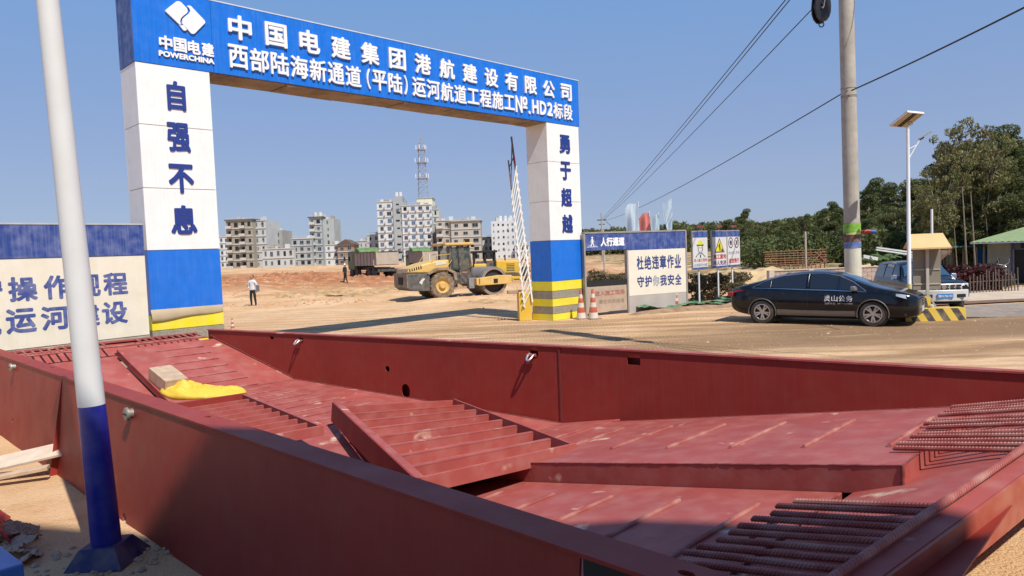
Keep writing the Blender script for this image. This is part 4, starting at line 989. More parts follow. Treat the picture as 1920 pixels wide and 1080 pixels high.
B().box((-3.15, -.40, .82), (-3.134, .30, 1.2)).out('rear_opening', dark, rr)
B().prism([(-2.5, .92), (-2.3, 1.12), (-2.15, 1.10), (-2.3, .95), (-2.35, .8)], (-1.008, -1.0)).out('side_mark', M('decal_white', (.6, .58, .5), .5), rr, fix=True)
B().prism([(-3.05, 1.41), (-1.9, 1.36), (-.75, 1.36), (-.75, 2.02), (-1.35, 2.0), (-2.1, 1.86), (-3.0, 1.58)], (-.88, .88)).out('engine_hood', RY, rr, bevel=.08, seg=3, fix=True, smooth=35)
B().prism([(-3.08, 1.42), (-2.62, 1.44), (-2.62, 1.68), (-2.98, 1.60)], (-.80, .80)).out('rear_grille', RDm, rr, fix=True)
B().prism([(-1.52, 1.72), (-.92, 1.80), (-.92, 1.93), (-1.50, 1.90)], (-.896, -.885)).out('side_decal', M('decal_white', (.6, .58, .5), .5), rr, fix=True)
b = B()
for i in range(8): b.prism([(-2.9+.0*i, 1.47+.018*i), (-2.66, 1.47+.018*i), (-2.66, 1.477+.018*i), (-2.9, 1.477+.018*i)], (-.886, -.88))
B().prism([(-2.05, 1.36), (-1.55, 1.62), (-.98, 1.62), (-.45, 1.36), (-.40, .95), (-.55, .95), (-.62, 1.30), (-1.0, 1.5), (-1.5, 1.5), (-1.95, 1.28)], (-1.06, -.75)).out('fender', RDm, rr, fix=True)
B().prism([(-1.9, .55), (-.2, .55), (-.2, 1.2), (-1.9, 1.36)], (-.6, .6)).out('rear_frame', RD, rr, bevel=.02, fix=True)
# cab
cb = B().box((-.62, -.80, .72), (.62, .80, .80)).out('cab_floor', RD, rr)
for (p, q) in (((-.68, -.78, 1.35), (-.60, -.74, 2.72)), ((-.68, .78, 1.35), (-.60, .74, 2.72)), ((.62, -.78, .78), (.42, -.72, 2.72)), ((.62, .78, .78), (.42, .72, 2.72)), ((-.10, -.79, .78), (-.12, -.74, 2.72)), ((-.10, .79, .78), (-.12, .74, 2.72))):
    B().bar(p, q, .10, .10).out('cab_post', RD, rr)
B().prism([(-.62, .80), (.60, .80), (.60, 1.30), (-.1, 1.30), (-.62, 1.42)], (-.80, -.76)).out('cab_door', RD, rr, fix=True)
B().bar((-.10, -.80, 1.36), (.60, -.80, 1.62), .07, .05).out('cab_door', RD, rr)
glt = M('cab_glass', (.08, .11, .10), .05, alpha=.38, var=0, spec=.7)
B().box((-.58, -.77, 1.45), (-.15, -.76, 2.66)).out('cab_window', glt, rr)
B().prism([(-.05, 1.35), (.58, 1.35), (.42, 2.66), (-.05, 2.66)], (-.775, -.765)).out('cab_window', glt, rr, fix=True)
B().prism([(-.05, 1.35), (.58, 1.35), (.42, 2.66), (-.05, 2.66)], (.765, .775)).out('cab_window', glt, rr, fix=True)
B().hexa([(.60, -.72, 1.3), (.61, -.72, 1.3), (.61, .72, 1.3), (.60, .72, 1.3), (.42, -.70, 2.68), (.43, -.70, 2.68), (.43, .70, 2.68), (.42, .70, 2.68)]).out('cab_window', glt, rr)
B().box((-.66, -.72, 1.45), (-.65, .72, 2.66)).out('cab_window', glt, rr)
B().box((-.30, -.28, .9), (.12, .28, 1.55)).box((-.36, -.28, 1.4), (-.26, .28, 2.05)).out('seat', dark, rr)
B().tube([(.40, 0, .8), (.25, 0, 1.65)], .03, 8).lathe([(.17, -.012), (.18, 0), (.17, .012)], 20, org=(.24, 0, 1.68)).out('steering_wheel', dark, rr)
B().box((-.95, -.92, 2.74), (.68, .92, 2.88)).out('cab_roof', RY, rr, bevel=.04, seg=2)
for y in (-.7, .7): B().box((.66, y-.1, 2.62), (.76, y+.1, 2.74)).out('work_lamp', dark, rr)
B().box((-1.02, -.6, 2.60), (-.93, -.4, 2.74)).out('work_lamp', dark, rr)
B().tube([(-1.3, .5, 1.95), (-1.3, .5, 2.35)], .05, 10).out('exhaust', M('exh', (.6, .58, .5), .5), rr)
# rear tyres with chevron lugs
def bigtyre(par, x, y, r, w, rimc, side=-1):
    t = B().lathe([(r*.55, -w/2), (r*.90, -w/2), (r*.96, -w/2+.06), (r*.96, w/2-.06), (r*.90, w/2), (r*.55, w/2)], 40, ax='Y', cap=False)
    for i in range(22):
        a = 2*pi*i/22
        for sg in (-1, 1):
            a0 = a+(pi/22 if sg > 0 else 0)
            def P_(rr_, aa, yy): return (rr_*cos(aa), yy, rr_*sin(aa))
            t.hexa([P_(r*.93, a0-.05, sg*w*.5), P_(r*.93, a0+.05, sg*w*.5), P_(r*.95, a0+.17, 0), P_(r*.95, a0+.07, 0), P_(r*1.0, a0-.04, sg*w*.49), P_(r*1.0, a0+.04, sg*w*.49), P_(r*1.0, a0+.16, 0), P_(r*1.0, a0+.08, 0)])
    o = t.out('tyre', M('dusty_tyre', (.16, .12, .085), .9, var=.15, dust=(.40, .28, .17), dustamt=.6), par, fix=True); o.location = (x, y, r)
    o2 = B().lathe([(r*.55, 0), (r*.50, .09), (r*.28, .12), (r*.26, .02), (r*.20, -.02), (.001, -.02)], 30, ax='Y', cap=False).out('rim', rimc, o, smooth=35); o2.location = (0, side*w/2, 0)
    if side > 0: o2.rotation_euler = (0, 0, pi)
    return o
RYr = M('rim_yellow', (.60, .38, .10), .6, var=.1, dust=(.5, .36, .22), dustamt=.5)
for sy in (-1, 1): bigtyre(rr, -1.22, sy*.80, .70, .50, RYr, sy)
# front frame and drum
FM = M('drum_steel', (.30, .26, .22), .45, metal=.4, var=.15, dust=(.45, .33, .22), dustamt=.45)
B().box((.45, -.35, .55), (1.1, .35, .95)).out('articulation', RD, rr)
drum = B().lathe([(.62, -1.02), (.77, -1.02), (.77, 1.02), (.62, 1.02), (.62, .98)], 56, ax='Y', org=(1.75, 0, .77), cap=False).out('drum', FM, rr, smooth=40)
B().lathe([(.001, -.9), (.66, -.9)], 40, ax='Y', org=(1.75, 0, .77), cap=False).out('drum_end', M('drum_inside', (.03, .028, .025), .7), rr)
B().lathe([(.001, .9), (.66, .9)], 40, ax='Y', org=(1.75, 0, .77), cap=False).out('drum_end', M('drum_inside', (.03, .028, .025), .7), rr)
for sy in (-1, 1):
    B().prism([(.72, .58), (2.70, .60), (2.85, .80), (2.70, 1.05), (1.9, 1.08), (.72, .98)], (sy*1.05, sy*1.20)).out('drum_yoke', RY, rr, bevel=.02, fix=True)
    B().box((1.62, sy*1.215-.01, .68), (1.86, sy*1.215+.01, .90)).out('hub_recess', dark, rr)
B().box((.62, -1.2, .62), (.85, 1.2, .98)).out('cross_member', RY, rr, bevel=.02)
B().box((2.68, -1.2, .68), (2.86, 1.2, .98)).out('cross_member', RY, rr, bevel=.02)
for sy in (-1, 1):
    B().tube([(-.75, sy*.86, 1.95), (-.72, sy*.92, 2.3), (-1.5, sy*.92, 2.25), (-1.75, sy*.88, 1.9)], .018, 6).out('handrail', RY, rr, smooth=60)
    B().tube([(.45, sy*.78, 2.55), (.72, sy*1.05, 2.5), (.74, sy*1.08, 2.3)], .014, 6).box((.70, sy*1.08-.09, 2.02), (.73, sy*1.08+.09, 2.32)).out('cab_mirror', dark, rr)
    B().tube([(.3, sy*.4, .9), (.75, sy*.5, 1.1), (1.1, sy*.45, 1.05), (1.3, sy*.6, .9)], .022, 6).out('hydraulic_hose', black, rr, smooth=60)
for k in range(4): B().box((-.62+.0*k, -1.02, .55+.2*k), (-.42, -.84, .58+.2*k)).out('step', RD, rr)
for k in range(6): B().box((-2.95+.12*k, -.895, 1.50+.02*k), (-2.89+.12*k, -.882, 1.62+.03*k)).out('hood_slot', dark, rr)
B().tube([(-.9, -.95, 1.35), (-.9, -1.0, 1.7), (-.62, -.95, 2.0)], .016, 6).out('grab_rail', RY, rr, smooth=60)
for x, y in ((-.4, .5), (.3, -.5)): B().lathe([(.05, 0), (.05, .08), (.02, .1)], 10, org=(x, y, 2.88)).out('beacon', M('beacon', (.6, .2, .02), .3), rr)
B().box((.3, -.95, .45), (.62, -.6, 1.0)).out('step_box', M('step_grey', (.2, .21, .22), .5, dust=(.4, .3, .2), dustamt=.4), rr, bevel=.02)

# ------------------------------------------------------------------ tracked yellow loader behind the roller
DZ = M('plant_yellow2', (.72, .44, .02), .45, var=.08, dust=(.5, .36, .2), dustamt=.3)
dz = thing('bulldozer', 'bright yellow tracked bulldozer with dark open cab behind the roller', 'bulldozer', (-1.35, 53.2, h(-1.3, 53)), radians(6))
B().prism([(.2, .75), (1.9, .75), (1.95, 1.65), (.2, 1.75)], (-.55, .55)).out('engine_hood', DZ, dz, bevel=.05, fix=True)
for k in range(5): B().box((.95, -.566, .95+.12*k), (1.55, -.552, 1.0+.12*k)).out('vent', RD, dz)
B().prism([(-1.9, .75), (.2, .75), (.2, 1.25), (-1.7, 1.3)], (-.9, .9)).out('chassis', DZ, dz, bevel=.04, fix=True)
B().box((-1.45, -.85, 1.3), (-.55, -.3, 1.55)).out('fuel_tank', DZ, dz, bevel=.05)
for x, y in ((-1.4, -.7), (-1.4, .7), (.1, -.7), (.1, .7), (-.6, -.7), (-.6, .7)): B().bar((x, y, 1.25), (x, y*.95, 2.35), .13, .13).out('cab_post', dark, dz)
B().box((-1.6, -.85, 2.35), (.3, .85, 2.50)).out('cab_roof', dark, dz, bevel=.03)
B().box((-1.3, -.72, 1.3), (-.02, -.70, 1.75)).out('cab_panel', RD, dz); B().box((-1.44, -.6, 1.4), (-1.42, .6, 2.3)).out('cab_window', glt, dz)
for sy in (-1, 1):
    pts = [(-1.9+.4*cos(a), .42+.42*sin(a)) for a in [pi/2+i*pi/8 for i in range(9)]]+[(1.5+.4*cos(a), .42+.42*sin(a)) for a in [-pi/2+i*pi/8 for i in range(9)]]
    B().prism(pts, (sy*.75, sy*1.15)).out('track', M('track', (.10, .08, .06), .8, var=.3, vs=8), dz, fix=True)
    B().bar((-.3, sy*1.25, .5), (2.35, sy*1.25, .45), .12, .18).out('push_arm', DZ, dz)
    B().bar((1.9, sy*.45, 1.45), (2.4, sy*.6, .75), .09, .09).out('hydraulic_ram', dark, dz)
B().prism([(2.35, .05), (2.55, .05), (2.42, .45), (2.42, .85), (2.6, 1.2), (2.5, 1.22), (2.3, .85), (2.3, .45)], (-1.7, 1.7)).out('blade', RDm, dz, fix=True)
B().tube([(.9, -.2, 1.7), (.9, -.2, 2.15)], .05, 8).out('exhaust', dark, dz)
B().tube([(2.0, -.3, 1.5), (2.25, -.5, 1.9), (2.5, -.5, 1.5), (2.7, -.4, .8)], .05, 8).out('hose', dark, dz)

# ------------------------------------------------------------------ dump trucks
def truck(loc, rz, label, bodym):
    t = thing('dump_truck', label, 'dump truck', loc, rz, 'dump trucks parked in the field')
    gm = M('truck_green', (.09, .15, .06), .5, var=.2, dust=(.3, .24, .14), dustamt=.4)
    tb = M('truck_bed', bodym, .75, var=.12, vs=2, dust=(.5, .38, .28), dustamt=.5)
    B().box((-4.6, -.45, .85), (3.6, .45, 1.15)).out('chassis', RD, t)
    B().prism([(1.9, .9), (4.0, .9), (4.1, 1.6), (3.9, 3.0), (1.9, 3.05)], (-1.2, 1.2)).out('cab', gm, t, bevel=.08, fix=True)
    for sy in (-1, 1): B().prism([(2.5, 1.95), (3.75, 1.95), (3.65, 2.75), (2.5, 2.75)], (sy*1.2, sy*1.215)).out('cab_window', glass, t, fix=True)
    B().hexa([(4.08, -1.05, 1.85), (4.10, -1.05, 1.85), (4.10, 1.05, 1.85), (4.08, 1.05, 1.85), (3.93, -1.0, 2.8), (3.96, -1.0, 2.8), (3.96, 1.0, 2.8), (3.93, 1.0, 2.8)]).out('windscreen', glass, t)
    # open tipping body: floor and four walls
    bd_ = B(); z0, z1 = 1.35, 2.75
    bd_.box((-4.9, -1.25, z0), (1.6, 1.25, z0+.1)); bd_.box((-4.9, -1.25, z0+.1), (1.6, -1.15, z1)); bd_.box((-4.9, 1.15, z0+.1), (1.6, 1.25, z1)); bd_.box((1.5, -1.15, z0+.1), (1.6, 1.15, z1+.5)); bd_.box((-4.95, -1.25, z0+.1), (-4.85, 1.25, z1-.05))
    bed = bd_.out('tipping_body', tb, t)
    for x in (-4.3, -3.3, -2.3, -1.3, -.3, .7): 
        for sy in (-1, 1): B().box((x-.06, sy*1.30-.05, z0), (x+.06, sy*1.30+.05, z1)).out('rib', tb, bed)
    for sy in (-1, 1): B().box((-4.9, sy*1.30-.06, z1), (1.6, sy*1.30+.06, z1+.1)).out('top_rail', gm, bed)
    B().prism([(-.2, z1), (1.6, z1+.05), (1.7, z1+.55), (1.0, z1+.6), (.2, z1+.3)], (-1.2, 1.2)).out('tarpaulin', M('tarp_green', (.12, .20, .07), .7, var=.3, vs=3), t, bevel=.1, fix=True)
    for x in (3.0, 1.3, -2.4, -3.8):
        for sy in (-1, 1):
            w_ = B().lathe([(.25, -.2), (.5, -.2), (.54, -.14), (.54, .14), (.5, .2), (.25, .2)], 24, ax='Y').lathe([(.001, -.12), (.26, -.12)], 16, ax='Y', cap=False).out('wheel', M('truck_tyre', (.05, .04, .035), .9, var=.2, dust=(.3, .2, .12), dustamt=.4), t, smooth=40, fix=True); w_.location = (x, sy*1.0, .54)
    for sy in (-1, 1):
        B().tube([(3.9, sy*1.2, 2.7), (4.25, sy*1.5, 2.7), (4.25, sy*1.5, 2.4)], .02, 6).box((4.2, sy*1.5-.1, 1.9), (4.25, sy*1.5+.1, 2.4)).out('mirror', dark, t)
        for x in (-1.75, -4.5): B().box((x, sy*1.0-.25, .3), (x+.02, sy*1.0+.25, .85)).out('mud_flap', dark, t)
        B().tube([(1.75, sy*1.0, 1.1), (1.75, sy*1.0, 3.0)], .06, 8).out('air_pipe', gm, t)
    B().lathe([(.3, -.5), (.3, .5)], 16, ax='X', org=(1.0, -1.0, .8)).out('fuel_tank', steel, t)
    B().box((-1.6, -1.2, .55), (.7, -1.0, 1.0)).out('side_guard', RD, t); B().box((-4.9, -1.1, .7), (-4.75, 1.1, .95)).out('rear_bumper', RD, t)
    return t
truck((-15.6, 79.5, h(-14, 79)), radians(122), 'dump truck with green cab nearest the standing person in white helmet', (.42, .36, .29))
truck((-11.4, 92, h(-11, 90)), radians(112), 'second dump truck half hidden behind the first and the roller', (.46, .38, .31))
# ------------------------------------------------------------------ concrete utility pole with strap, collar, clips
up = thing('utility_pole', 'tall concrete utility pole with green strap and white painted foot behind the saloon car', 'utility pole', (11.26, 23.5, -.1))
up.rotation_euler = (0, radians(-.7), 0)
conc = M('pole_concrete', (.40, .37, .32), .85, var=.14, vs=1.5, dust=(.26, .23, .19), dustamt=.35, bump=.15, bs=30, streak=.2)
B().lathe([(.245, 2.62), (.215, 14)], 32).out('shaft', conc, up, smooth=50)
B().lathe([(.262, 0), (.255, 2.12)], 32, cap=False).lathe([(.255, 2.12), (.24, 2.121)], 32, cap=False).out('painted_foot', M('foot_white', (.60, .58, .49), .7, var=.1, dust=(.45, .42, .32), dustamt=.6, streak=.5), up, smooth=50)
B().lathe([(.262, 2.12), (.261, 2.32)], 32, cap=False).out('painted_band', M('band_blue', (.08, .14, .34), .6, var=.25, dust=(.45, .45, .5), dustamt=.4), up, smooth=50)
B().lathe([(.252, 2.32), (.256, 2.62)], 32, cap=False).out('brown_wrap', M('brown_wrap', (.17, .10, .08), .8, var=.3, vs=6), up, smooth=50)
gs = B().lathe([(.262, 2.62), (.266, 2.70), (.260, 2.78), (.266, 2.84), (.262, 2.93)], 32, cap=False).out('green_strap', M('strap_green', (.20, .42, .05), .6, var=.2, vs=8), up, smooth=50)
B().lathe([(.268, 2.56), (.268, 2.63)], 32, cap=False).out('yellow_tape', M('tape_yellow', (.6, .52, .2), .6), up, smooth=50)
b = B().tube([(.24, -.15, 2.62), (.40, -.2, 2.66), (.52, -.2, 2.64)], .055, 8).out('red_bag', M('bag_red', (.35, .03, .03), .5), up, smooth=60)
B().tube([(.52, -.2, 2.64), (.66, -.2, 2.62)], .06, 8).out('blue_bag', M('bag_blue', (.03, .09, .4), .5), up, smooth=60)
B().tube([(-.26, -.05, 2.60), (-.34, -.08, 2.57), (-.36, -.08, 2.5)], .045, 8).out('clamp', dark, up)
wirem = M('cable_black', (.018, .02, .024), .6)
guy = M('guy_wire', (.22, .19, .13), .6)
for z in (7.02, 7.06, 7.30): B().lathe([(.236, z-.012), (.246, z), (.236, z+.012)], 24, cap=False).out('wire_wrap', guy, up, smooth=60)
B().tube([(-.15, -.2, 8.6), (.05, -.235, 9.2), (.2, -.16, 9.9), (.235, -.05, 11.)], .012, 5).out('loose_wire', guy, up)

# overhead cables
def cable(p, q, sag, r, label, n=36):
    p, q = Vector(p), Vector(q); pts = []
    for i in range(n+1):
        t = i/n; v = p.lerp(q, t); v.z -= 4*sag*t*(1-t); pts.append(v)
    return tag(B().tube(pts, r, 6).out('overhead_cable', wirem, smooth=60), label, 'cable')
far = at(1128, 408, 120)
pt = at(1588, 170, 23.3)
cable(at(2050, -52, 14), pt+Vector((.1, -.1, -.02)), .05, .022, 'thick black cable running from the upper right corner to the utility pole')
cable(pt, at(1132, 414, 118), .6, .020, 'cable sloping down left from the utility pole to the distant pole')
cable(at(1484, -14, 22), at(1126, 413, 119), .25, .018, 'leftmost of the two close parallel cables in the sky')
cable(at(1492, -14, 22), at(1129, 414, 119), .35, .018, 'right one of the two close parallel cables in the sky')
cable(at(1560, -22, 22), at(1131, 413, 119), .3, .018, 'single cable passing behind the black hook block')
# distant line pole
fp_ = thing('line_pole', 'thin distant line pole with crossarms where the cables meet', 'line pole', (far.x, 120, 0))
B().tube([(0, 0, 0), (0, 0, 8.2)], [.22, .12], 8).out('shaft', conc, fp_)
B().box((-.75, -.06, 6.9), (.75, .06, 7.05)).out('crossarm', dark, fp_); B().box((-.5, -.06, 6.2), (.5, .06, 6.32)).out('crossarm', dark, fp_)
B().bar((.7, 0, 6.7), (5.5, 0, 2.2), .06, .06).out('stay', dark, fp_)
for k, (x, D, ztop) in enumerate(((1510, 34, 434), (1747, 31, 392), (1131, 60, 430), (1218, 32, 470))):
    p = at(x, ztop, D); p0 = at(x+ (8 if k == 3 else 4), 520, D)
    nm = ('thin pale post standing between the log rack and the utility pole', 'slim white post rising behind the notice board', 'slim grey post behind the top of the hoarding', 'thin stake beside the flags')[k]
    if k == 3: continue
    tag(B().tube([(p.x, p.y, h(p.x, p.y)-.1), (p.x, p.y, p.z)], .05 if k < 2 else .07, 8).out('post', galv if k == 1 else M('post_tan', (.42, .36, .28), .7), smooth=60), nm, 'post')

# black hook block on its ropes
hb = thing('hook_block', 'black pear-shaped crane hook block hanging at the top of the view', 'hook block', at(1540, 43, 13.5))
HM = M('hook_black', (.012, .012, .014), .35, spec=.5, dust=(.1, .08, .06), dustamt=.3)
prof = [(-.005, .0), (.045, .01), (.085, .06), (.108, .13), (.112, .22), (.10, .34), (.07, .44), (.05, .52)]
pol = [(x, z) for x, z in prof]+[(-x, z) for x, z in prof[::-1][:-1]]
for y0, y1 in ((-.07, -.045), (.045, .07)): B().prism(pol, (y0, y1)).out('cheek_plate', HM, hb, bevel=.01, fix=True)
B().lathe([(.09, -.04), (.075, -.02), (.075, .02), (.09, .04)], 24, ax='Y', org=(0, 0, .24)).out('sheave', HM, hb, smooth=40)
B().lathe([(.03, -.09), (.03, .09)], 16, ax='Y', org=(0, 0, .24)).out('axle', HM, hb)
ring = B(); ring.tube([(.034*cos(a), 0, -.02+.036*sin(a)) for a in [2*pi*i/16 for i in range(17)]], .008, 8); ring.out('ring', HM, hb, smooth=60)
B().tube([(.02, -.085, .31), (.0, -.085, .2), (-.018, -.085, .17), (-.03, -.085, .19)], .009, 8).out('latch', M('latch', (.6, .6, .55), .3, metal=.5), hb, smooth=60)
B().prism([(.0, .38), (.05, .34), (.07, .45), (.02, .5)], (-.09, -.072)).out('label_plate', M('label_pale', (.65, .55, .38), .6), hb, fix=True)
for x in (-.07, .07): B().tube([(x, 0, .24), (x, 0, 3.5)], .008, 6).out('rope', guy, hb)
hb.scale = (1.35, 1.35, 1.35)
jb = thing('crane_jib', 'dark steel crane jib above the view from which the black hook block hangs', 'crane jib', (hb.location.x, hb.location.y, 10.0), atan2(-2.8, 1.8))
B().hexa([(-1.5, -.22, .0), (1.8, -.3, -.1), (1.8, .3, -.1), (-1.5, .22, 0), (-1.3, -.22, .5), (1.8, -.3, .6), (1.8, .3, .6), (-1.3, .22, .5)]).out('girder', HM, jb)
for y in (-.28, .28): B().lathe([(.3, -.03), (.24, 0), (.3, .03)], 20, ax='Y', org=(0, y, .2)).out('sheave', HM, jb)
for k in range(3): B().tube([(1.7, -.2+.2*k, .5), (9.5, 1.2-.9*k, 3.2)], .022, 6).out('stay_rope', guy, jb)

# solar street lamp
lm = thing('solar_lamp', 'white solar street lamp with tilted panel beside the notice board', 'street lamp', (12.0, 21.55, .0)); lm.scale = (.9, .9, .9)
B().lathe([(.075, 0), (.075, .9), (.065, .92), (.05, 6.2)], 20).out('pole', galv, lm, smooth=40)
B().lathe([(.08, .0), (.08, .55)], 20, cap=False).out('foot_sleeve', M('foot_brown', (.25, .2, .14), .7), lm, smooth=40)
B().lathe([(.079, .55), (.079, 1.0)], 20, cap=False).out('yellow_sleeve', M('foot_yel', (.55, .52, .2), .6), lm, smooth=40)
mp = Matrix.Translation((-.02, 0, 6.46)) @ Matrix.Rotation(radians(28), 4, 'Z') @ Matrix.Rotation(radians(-30), 4, 'X')
sp = B().box((-.42, -.34, 0), (.42, .34, .035), mat=mp).out('solar_panel', M('panel_back', (.46, .36, .22), .6), lm, bevel=.003)
for y0, y1, x0, x1 in ((-.36, -.33, -.44, .44), (.33, .36, -.44, .44), (-.36, .36, -.45, -.42), (-.36, .36, .42, .45)): B().box((x0, y0, -.02), (x1, y1, .05), mat=mp).out('panel_frame', galv, sp)
B().box((-.40, -.32, .036), (.40, .32, .04), mat=mp).out('solar_cells', M('cells', (.01, .015, .05), .1), sp)
for x in (-.06, .06): B().box((x-.015, -.33, -.03), (x+.015, .33, -.005), mat=mp).out('rail', dark, sp)
b = B(); b.tube([(.05+.07*cos(a), -.06+.04*sin(a), 6.33+.07*sin(a)) for a in [i*pi/6 for i in range(13)]], .007, 5); b.out('wire_loop', dark, lm)
B().tube([(.04, 0, 5.2), (.25, .0, 5.55), (.42, .0, 5.82)], .022, 8).out('lamp_arm', galv, lm, smooth=60)
B().tube([(.04, 0, 5.5), (.30, 0, 5.62)], .012, 6).out('arm_stay', galv, lm)
m2 = Matrix.Translation((.56, 0, 5.92)) @ Matrix.Rotation(radians(-20), 4, 'Z') @ Matrix.Rotation(radians(-32), 4, 'Y')
B().box((-.20, -.11, -.02), (.24, .11, .025), mat=m2).out('lamp_head', M('head_grey', (.35, .35, .34), .5), lm, bevel=.01)
B().box((-.20, -.08, -.06), (-.06, .08, -.02), mat=m2).out('driver_box', dark, lm)

# notice board with small tan roof
nb = thing('notice_board', 'two-post notice board with small tan sloping roof beside the street lamp', 'notice board', (12.93, 22.2, -.02), radians(-14)); nb.scale = (.9, .9, .9)
tanr = M('roof_tan', (.62, .40, .17), .6, var=.06)
B().hexa([(-.62, -.42, 2.18), (.62, -.42, 2.18), (.50, .05, 2.66), (-.50, .05, 2.66), (-.62, -.42, 2.21), (.62, -.42, 2.21), (.50, .05, 2.69), (-.50, .05, 2.69)]).out('roof', tanr, nb)
B().hexa([(-.62, .5, 2.18), (.62, .5, 2.18), (.50, .05, 2.66), (-.50, .05, 2.66), (-.62, .5, 2.21), (.62, .5, 2.21), (.50, .05, 2.685), (-.50, .05, 2.685)]).out('roof', tanr, nb)
B().box((-.62, -.425, 2.16), (.62, -.40, 2.215)).out('eave_trim', M('eave', (.62, .42, .2), .6), nb)
B().box((-.45, .02, .75), (.42, .06, 2.15)).out('panel', M('panel_grey', (.23, .20, .155), .7, var=.1), nb)
B().bar((-.02, -.06, .3), (-.02, -.06, 2.3), .09, .09).out('post', M('post_grey', (.42, .40, .34), .6), nb)
for x in (-.32, .28): B().bar((-.02, -.06, .62), (x, -.1, .05), .06, .06).out('brace', M('post_grey', (.42, .40, .34), .6), nb)
for z in (.95, 1.45): B().box((-.42, -.005, z-.02), (.40, .02, z+.02)).out('rail', M('post_grey', (.42, .40, .34), .6), nb)

# striped concrete barrier
bl = thing('striped_barrier', 'low yellow and black striped barrier blocks at the nose of the saloon car', 'barrier', (11.55, 19.75, h(11.5, 19.7)), radians(-4))
ylb = M('block_yellow', (.62, .42, .03), .7, var=.1, dust=(.45, .32, .2), dustamt=.4); blk_ = M('block_black', (.05, .045, .04), .8, dust=(.4, .28, .18), dustamt=.5)
for (x0, x1, y0, y1, z1) in ((-.75, .85, -.25, .15, .34), (-.80, .15, .20, .55, .62)):
    b = B(); n = 8; dx = (x1-x0)/n
    for i in range(n):
        b.add([(x0+i*dx, y0, 0), (x0+(i+1)*dx, y0, 0), (max(x0, x0+(i)*dx), y0+.04, z1), (max(x0, x0+(i-1)*dx), y0+.04, z1)], [(0, 1, 2, 3)], i % 2)
        if i == n-1: b.add([(x1, y0, 0), (x1, y0+.04, z1), (x0+(n-1)*dx, y0+.04, z1)], [(0, 1, 2)], (i+1) % 2)
    b.add([(x0, y0+.04, z1), (x1, y0+.04, z1), (x1, y1, z1), (x0, y1, z1)], [(0, 1, 2, 3)], 0)
    b.add([(x1, y0, 0), (x1, y1, 0), (x1, y1, z1), (x1, y0+.04, z1)], [(0, 1, 2, 3)], 0)
    b.add([(x0, y0, 0), (x0, y1, 0), (x0, y1, z1), (x0, y0+.04, z1)], [(3, 2, 1, 0)], 1)
    b.add([(x0, y1, 0), (x1, y1, 0), (x1, y1, z1), (x0, y1, z1)], [(3, 2, 1, 0)], 0)
    b.out('block', [ylb, blk_], bl)
for x in (-.3, .05): B().lathe([(.07, 0), (.07, .07), (.03, .11)], 10, org=(x, .0, .34)).out('stone', M('rub', (.5, .42, .3), .9), bl)

# traffic cones
conew = M('cone_white', (.62, .56, .48), .6, dust=(.5, .36, .24), dustamt=.4); coner = M('cone_red', (.48, .09, .05), .6, dust=(.5, .36, .24), dustamt=.3)
def cone(x, y, hgt, label, tilt=0.):
    t = thing('traffic_cone', label, 'traffic cone', (x, y, h(x, y)), random.random(), 'red and white traffic cones'); t.rotation_euler = (tilt, tilt*.6, .4)
    s = hgt/.9; r = lambda z: (.155-.125*z/.9)*s
    B().box((-.19*s, -.19*s, 0), (.19*s, .19*s, .035)).out('base', M('cone_base', (.30, .20, .13), .8), t, bevel=.006)
    zs = [.035, .2, .36, .5, .64, .76, .9]
    for i, (a, c) in enumerate(zip(zs[:-1], zs[1:])): B().lathe([(r(a), a*s), (r(c), c*s)], 20, cap=(i == 5)).out('band', conew if i % 2 == 0 else coner, t, smooth=40)
    return t
cone(2.27, 23.72, .98, 'left one of the two cones at the right foot of the gate')
cone(2.66, 23.60, 1.0, 'right one of the two cones at the foot of the gate')
cone(6.02, 26.35, .72, 'cone leaning against the slogan hoarding', .05)
cone(-9.5, 24.1, .46, 'small cone on the dirt just right of the left gate column')

# folding boom barrier, raised
fb = thing('boom_barrier', 'raised white folding boom barrier on yellow box beside the right gate column', 'boom barrier', (.38, 24.05, 0), radians(10))
B().box((-.20, -.17, 0), (.24, .17, .98)).out('housing', M('box_yellow', (.66, .42, .04), .5, var=.05, dust=(.5, .36, .2), dustamt=.3), fb, bevel=.015)
B().box((-.55, -.10, .92), (.0, .10, 1.03)).out('arm_bracket', M('bracket_tan', (.35, .25, .15), .6), fb, bevel=.01)
wb = M('boom_white', (.80, .79, .74), .45, dust=(.5, .4, .3), dustamt=.2); gb_ = M('boom_grey', (.13, .12, .12), .5)
def P1(t): return Vector((.25-.50*t, -.20, .62+5.5*t))
def P2(t): return Vector((-.02-.36*t, -.20, .45+4.9*t))
B().bar(P1(0), P1(.80), .085, .05).out('boom', wb, fb); B().bar(P1(.80), P1(1.0), .08, .05).out('boom_tip', gb_, fb)
B().bar(P2(0), P2(.80), .05, .04).out('lower_rail', wb, fb); B().bar(P2(.80), P2(1.0), .06, .04).out('lower_rail_tip', gb_, fb)
for i in range(17):
    t = .03+.046*i; B().bar(P2(t)+Vector((-.05, -.03, -.10)), P1(t+.012)+Vector((.02, -.03, .26)), .105, .03).out('picket', wb, fb)
B().bar(P2(.83), P1(.97), .04, .03).out('link', gb_, fb); B().bar(P2(.95), P1(.88), .04, .03).out('link', gb_, fb)
B().bar(P1(.84), P1(.88), .09, .055).out('red_band', M('band_red', (.35, .03, .05), .5), fb)

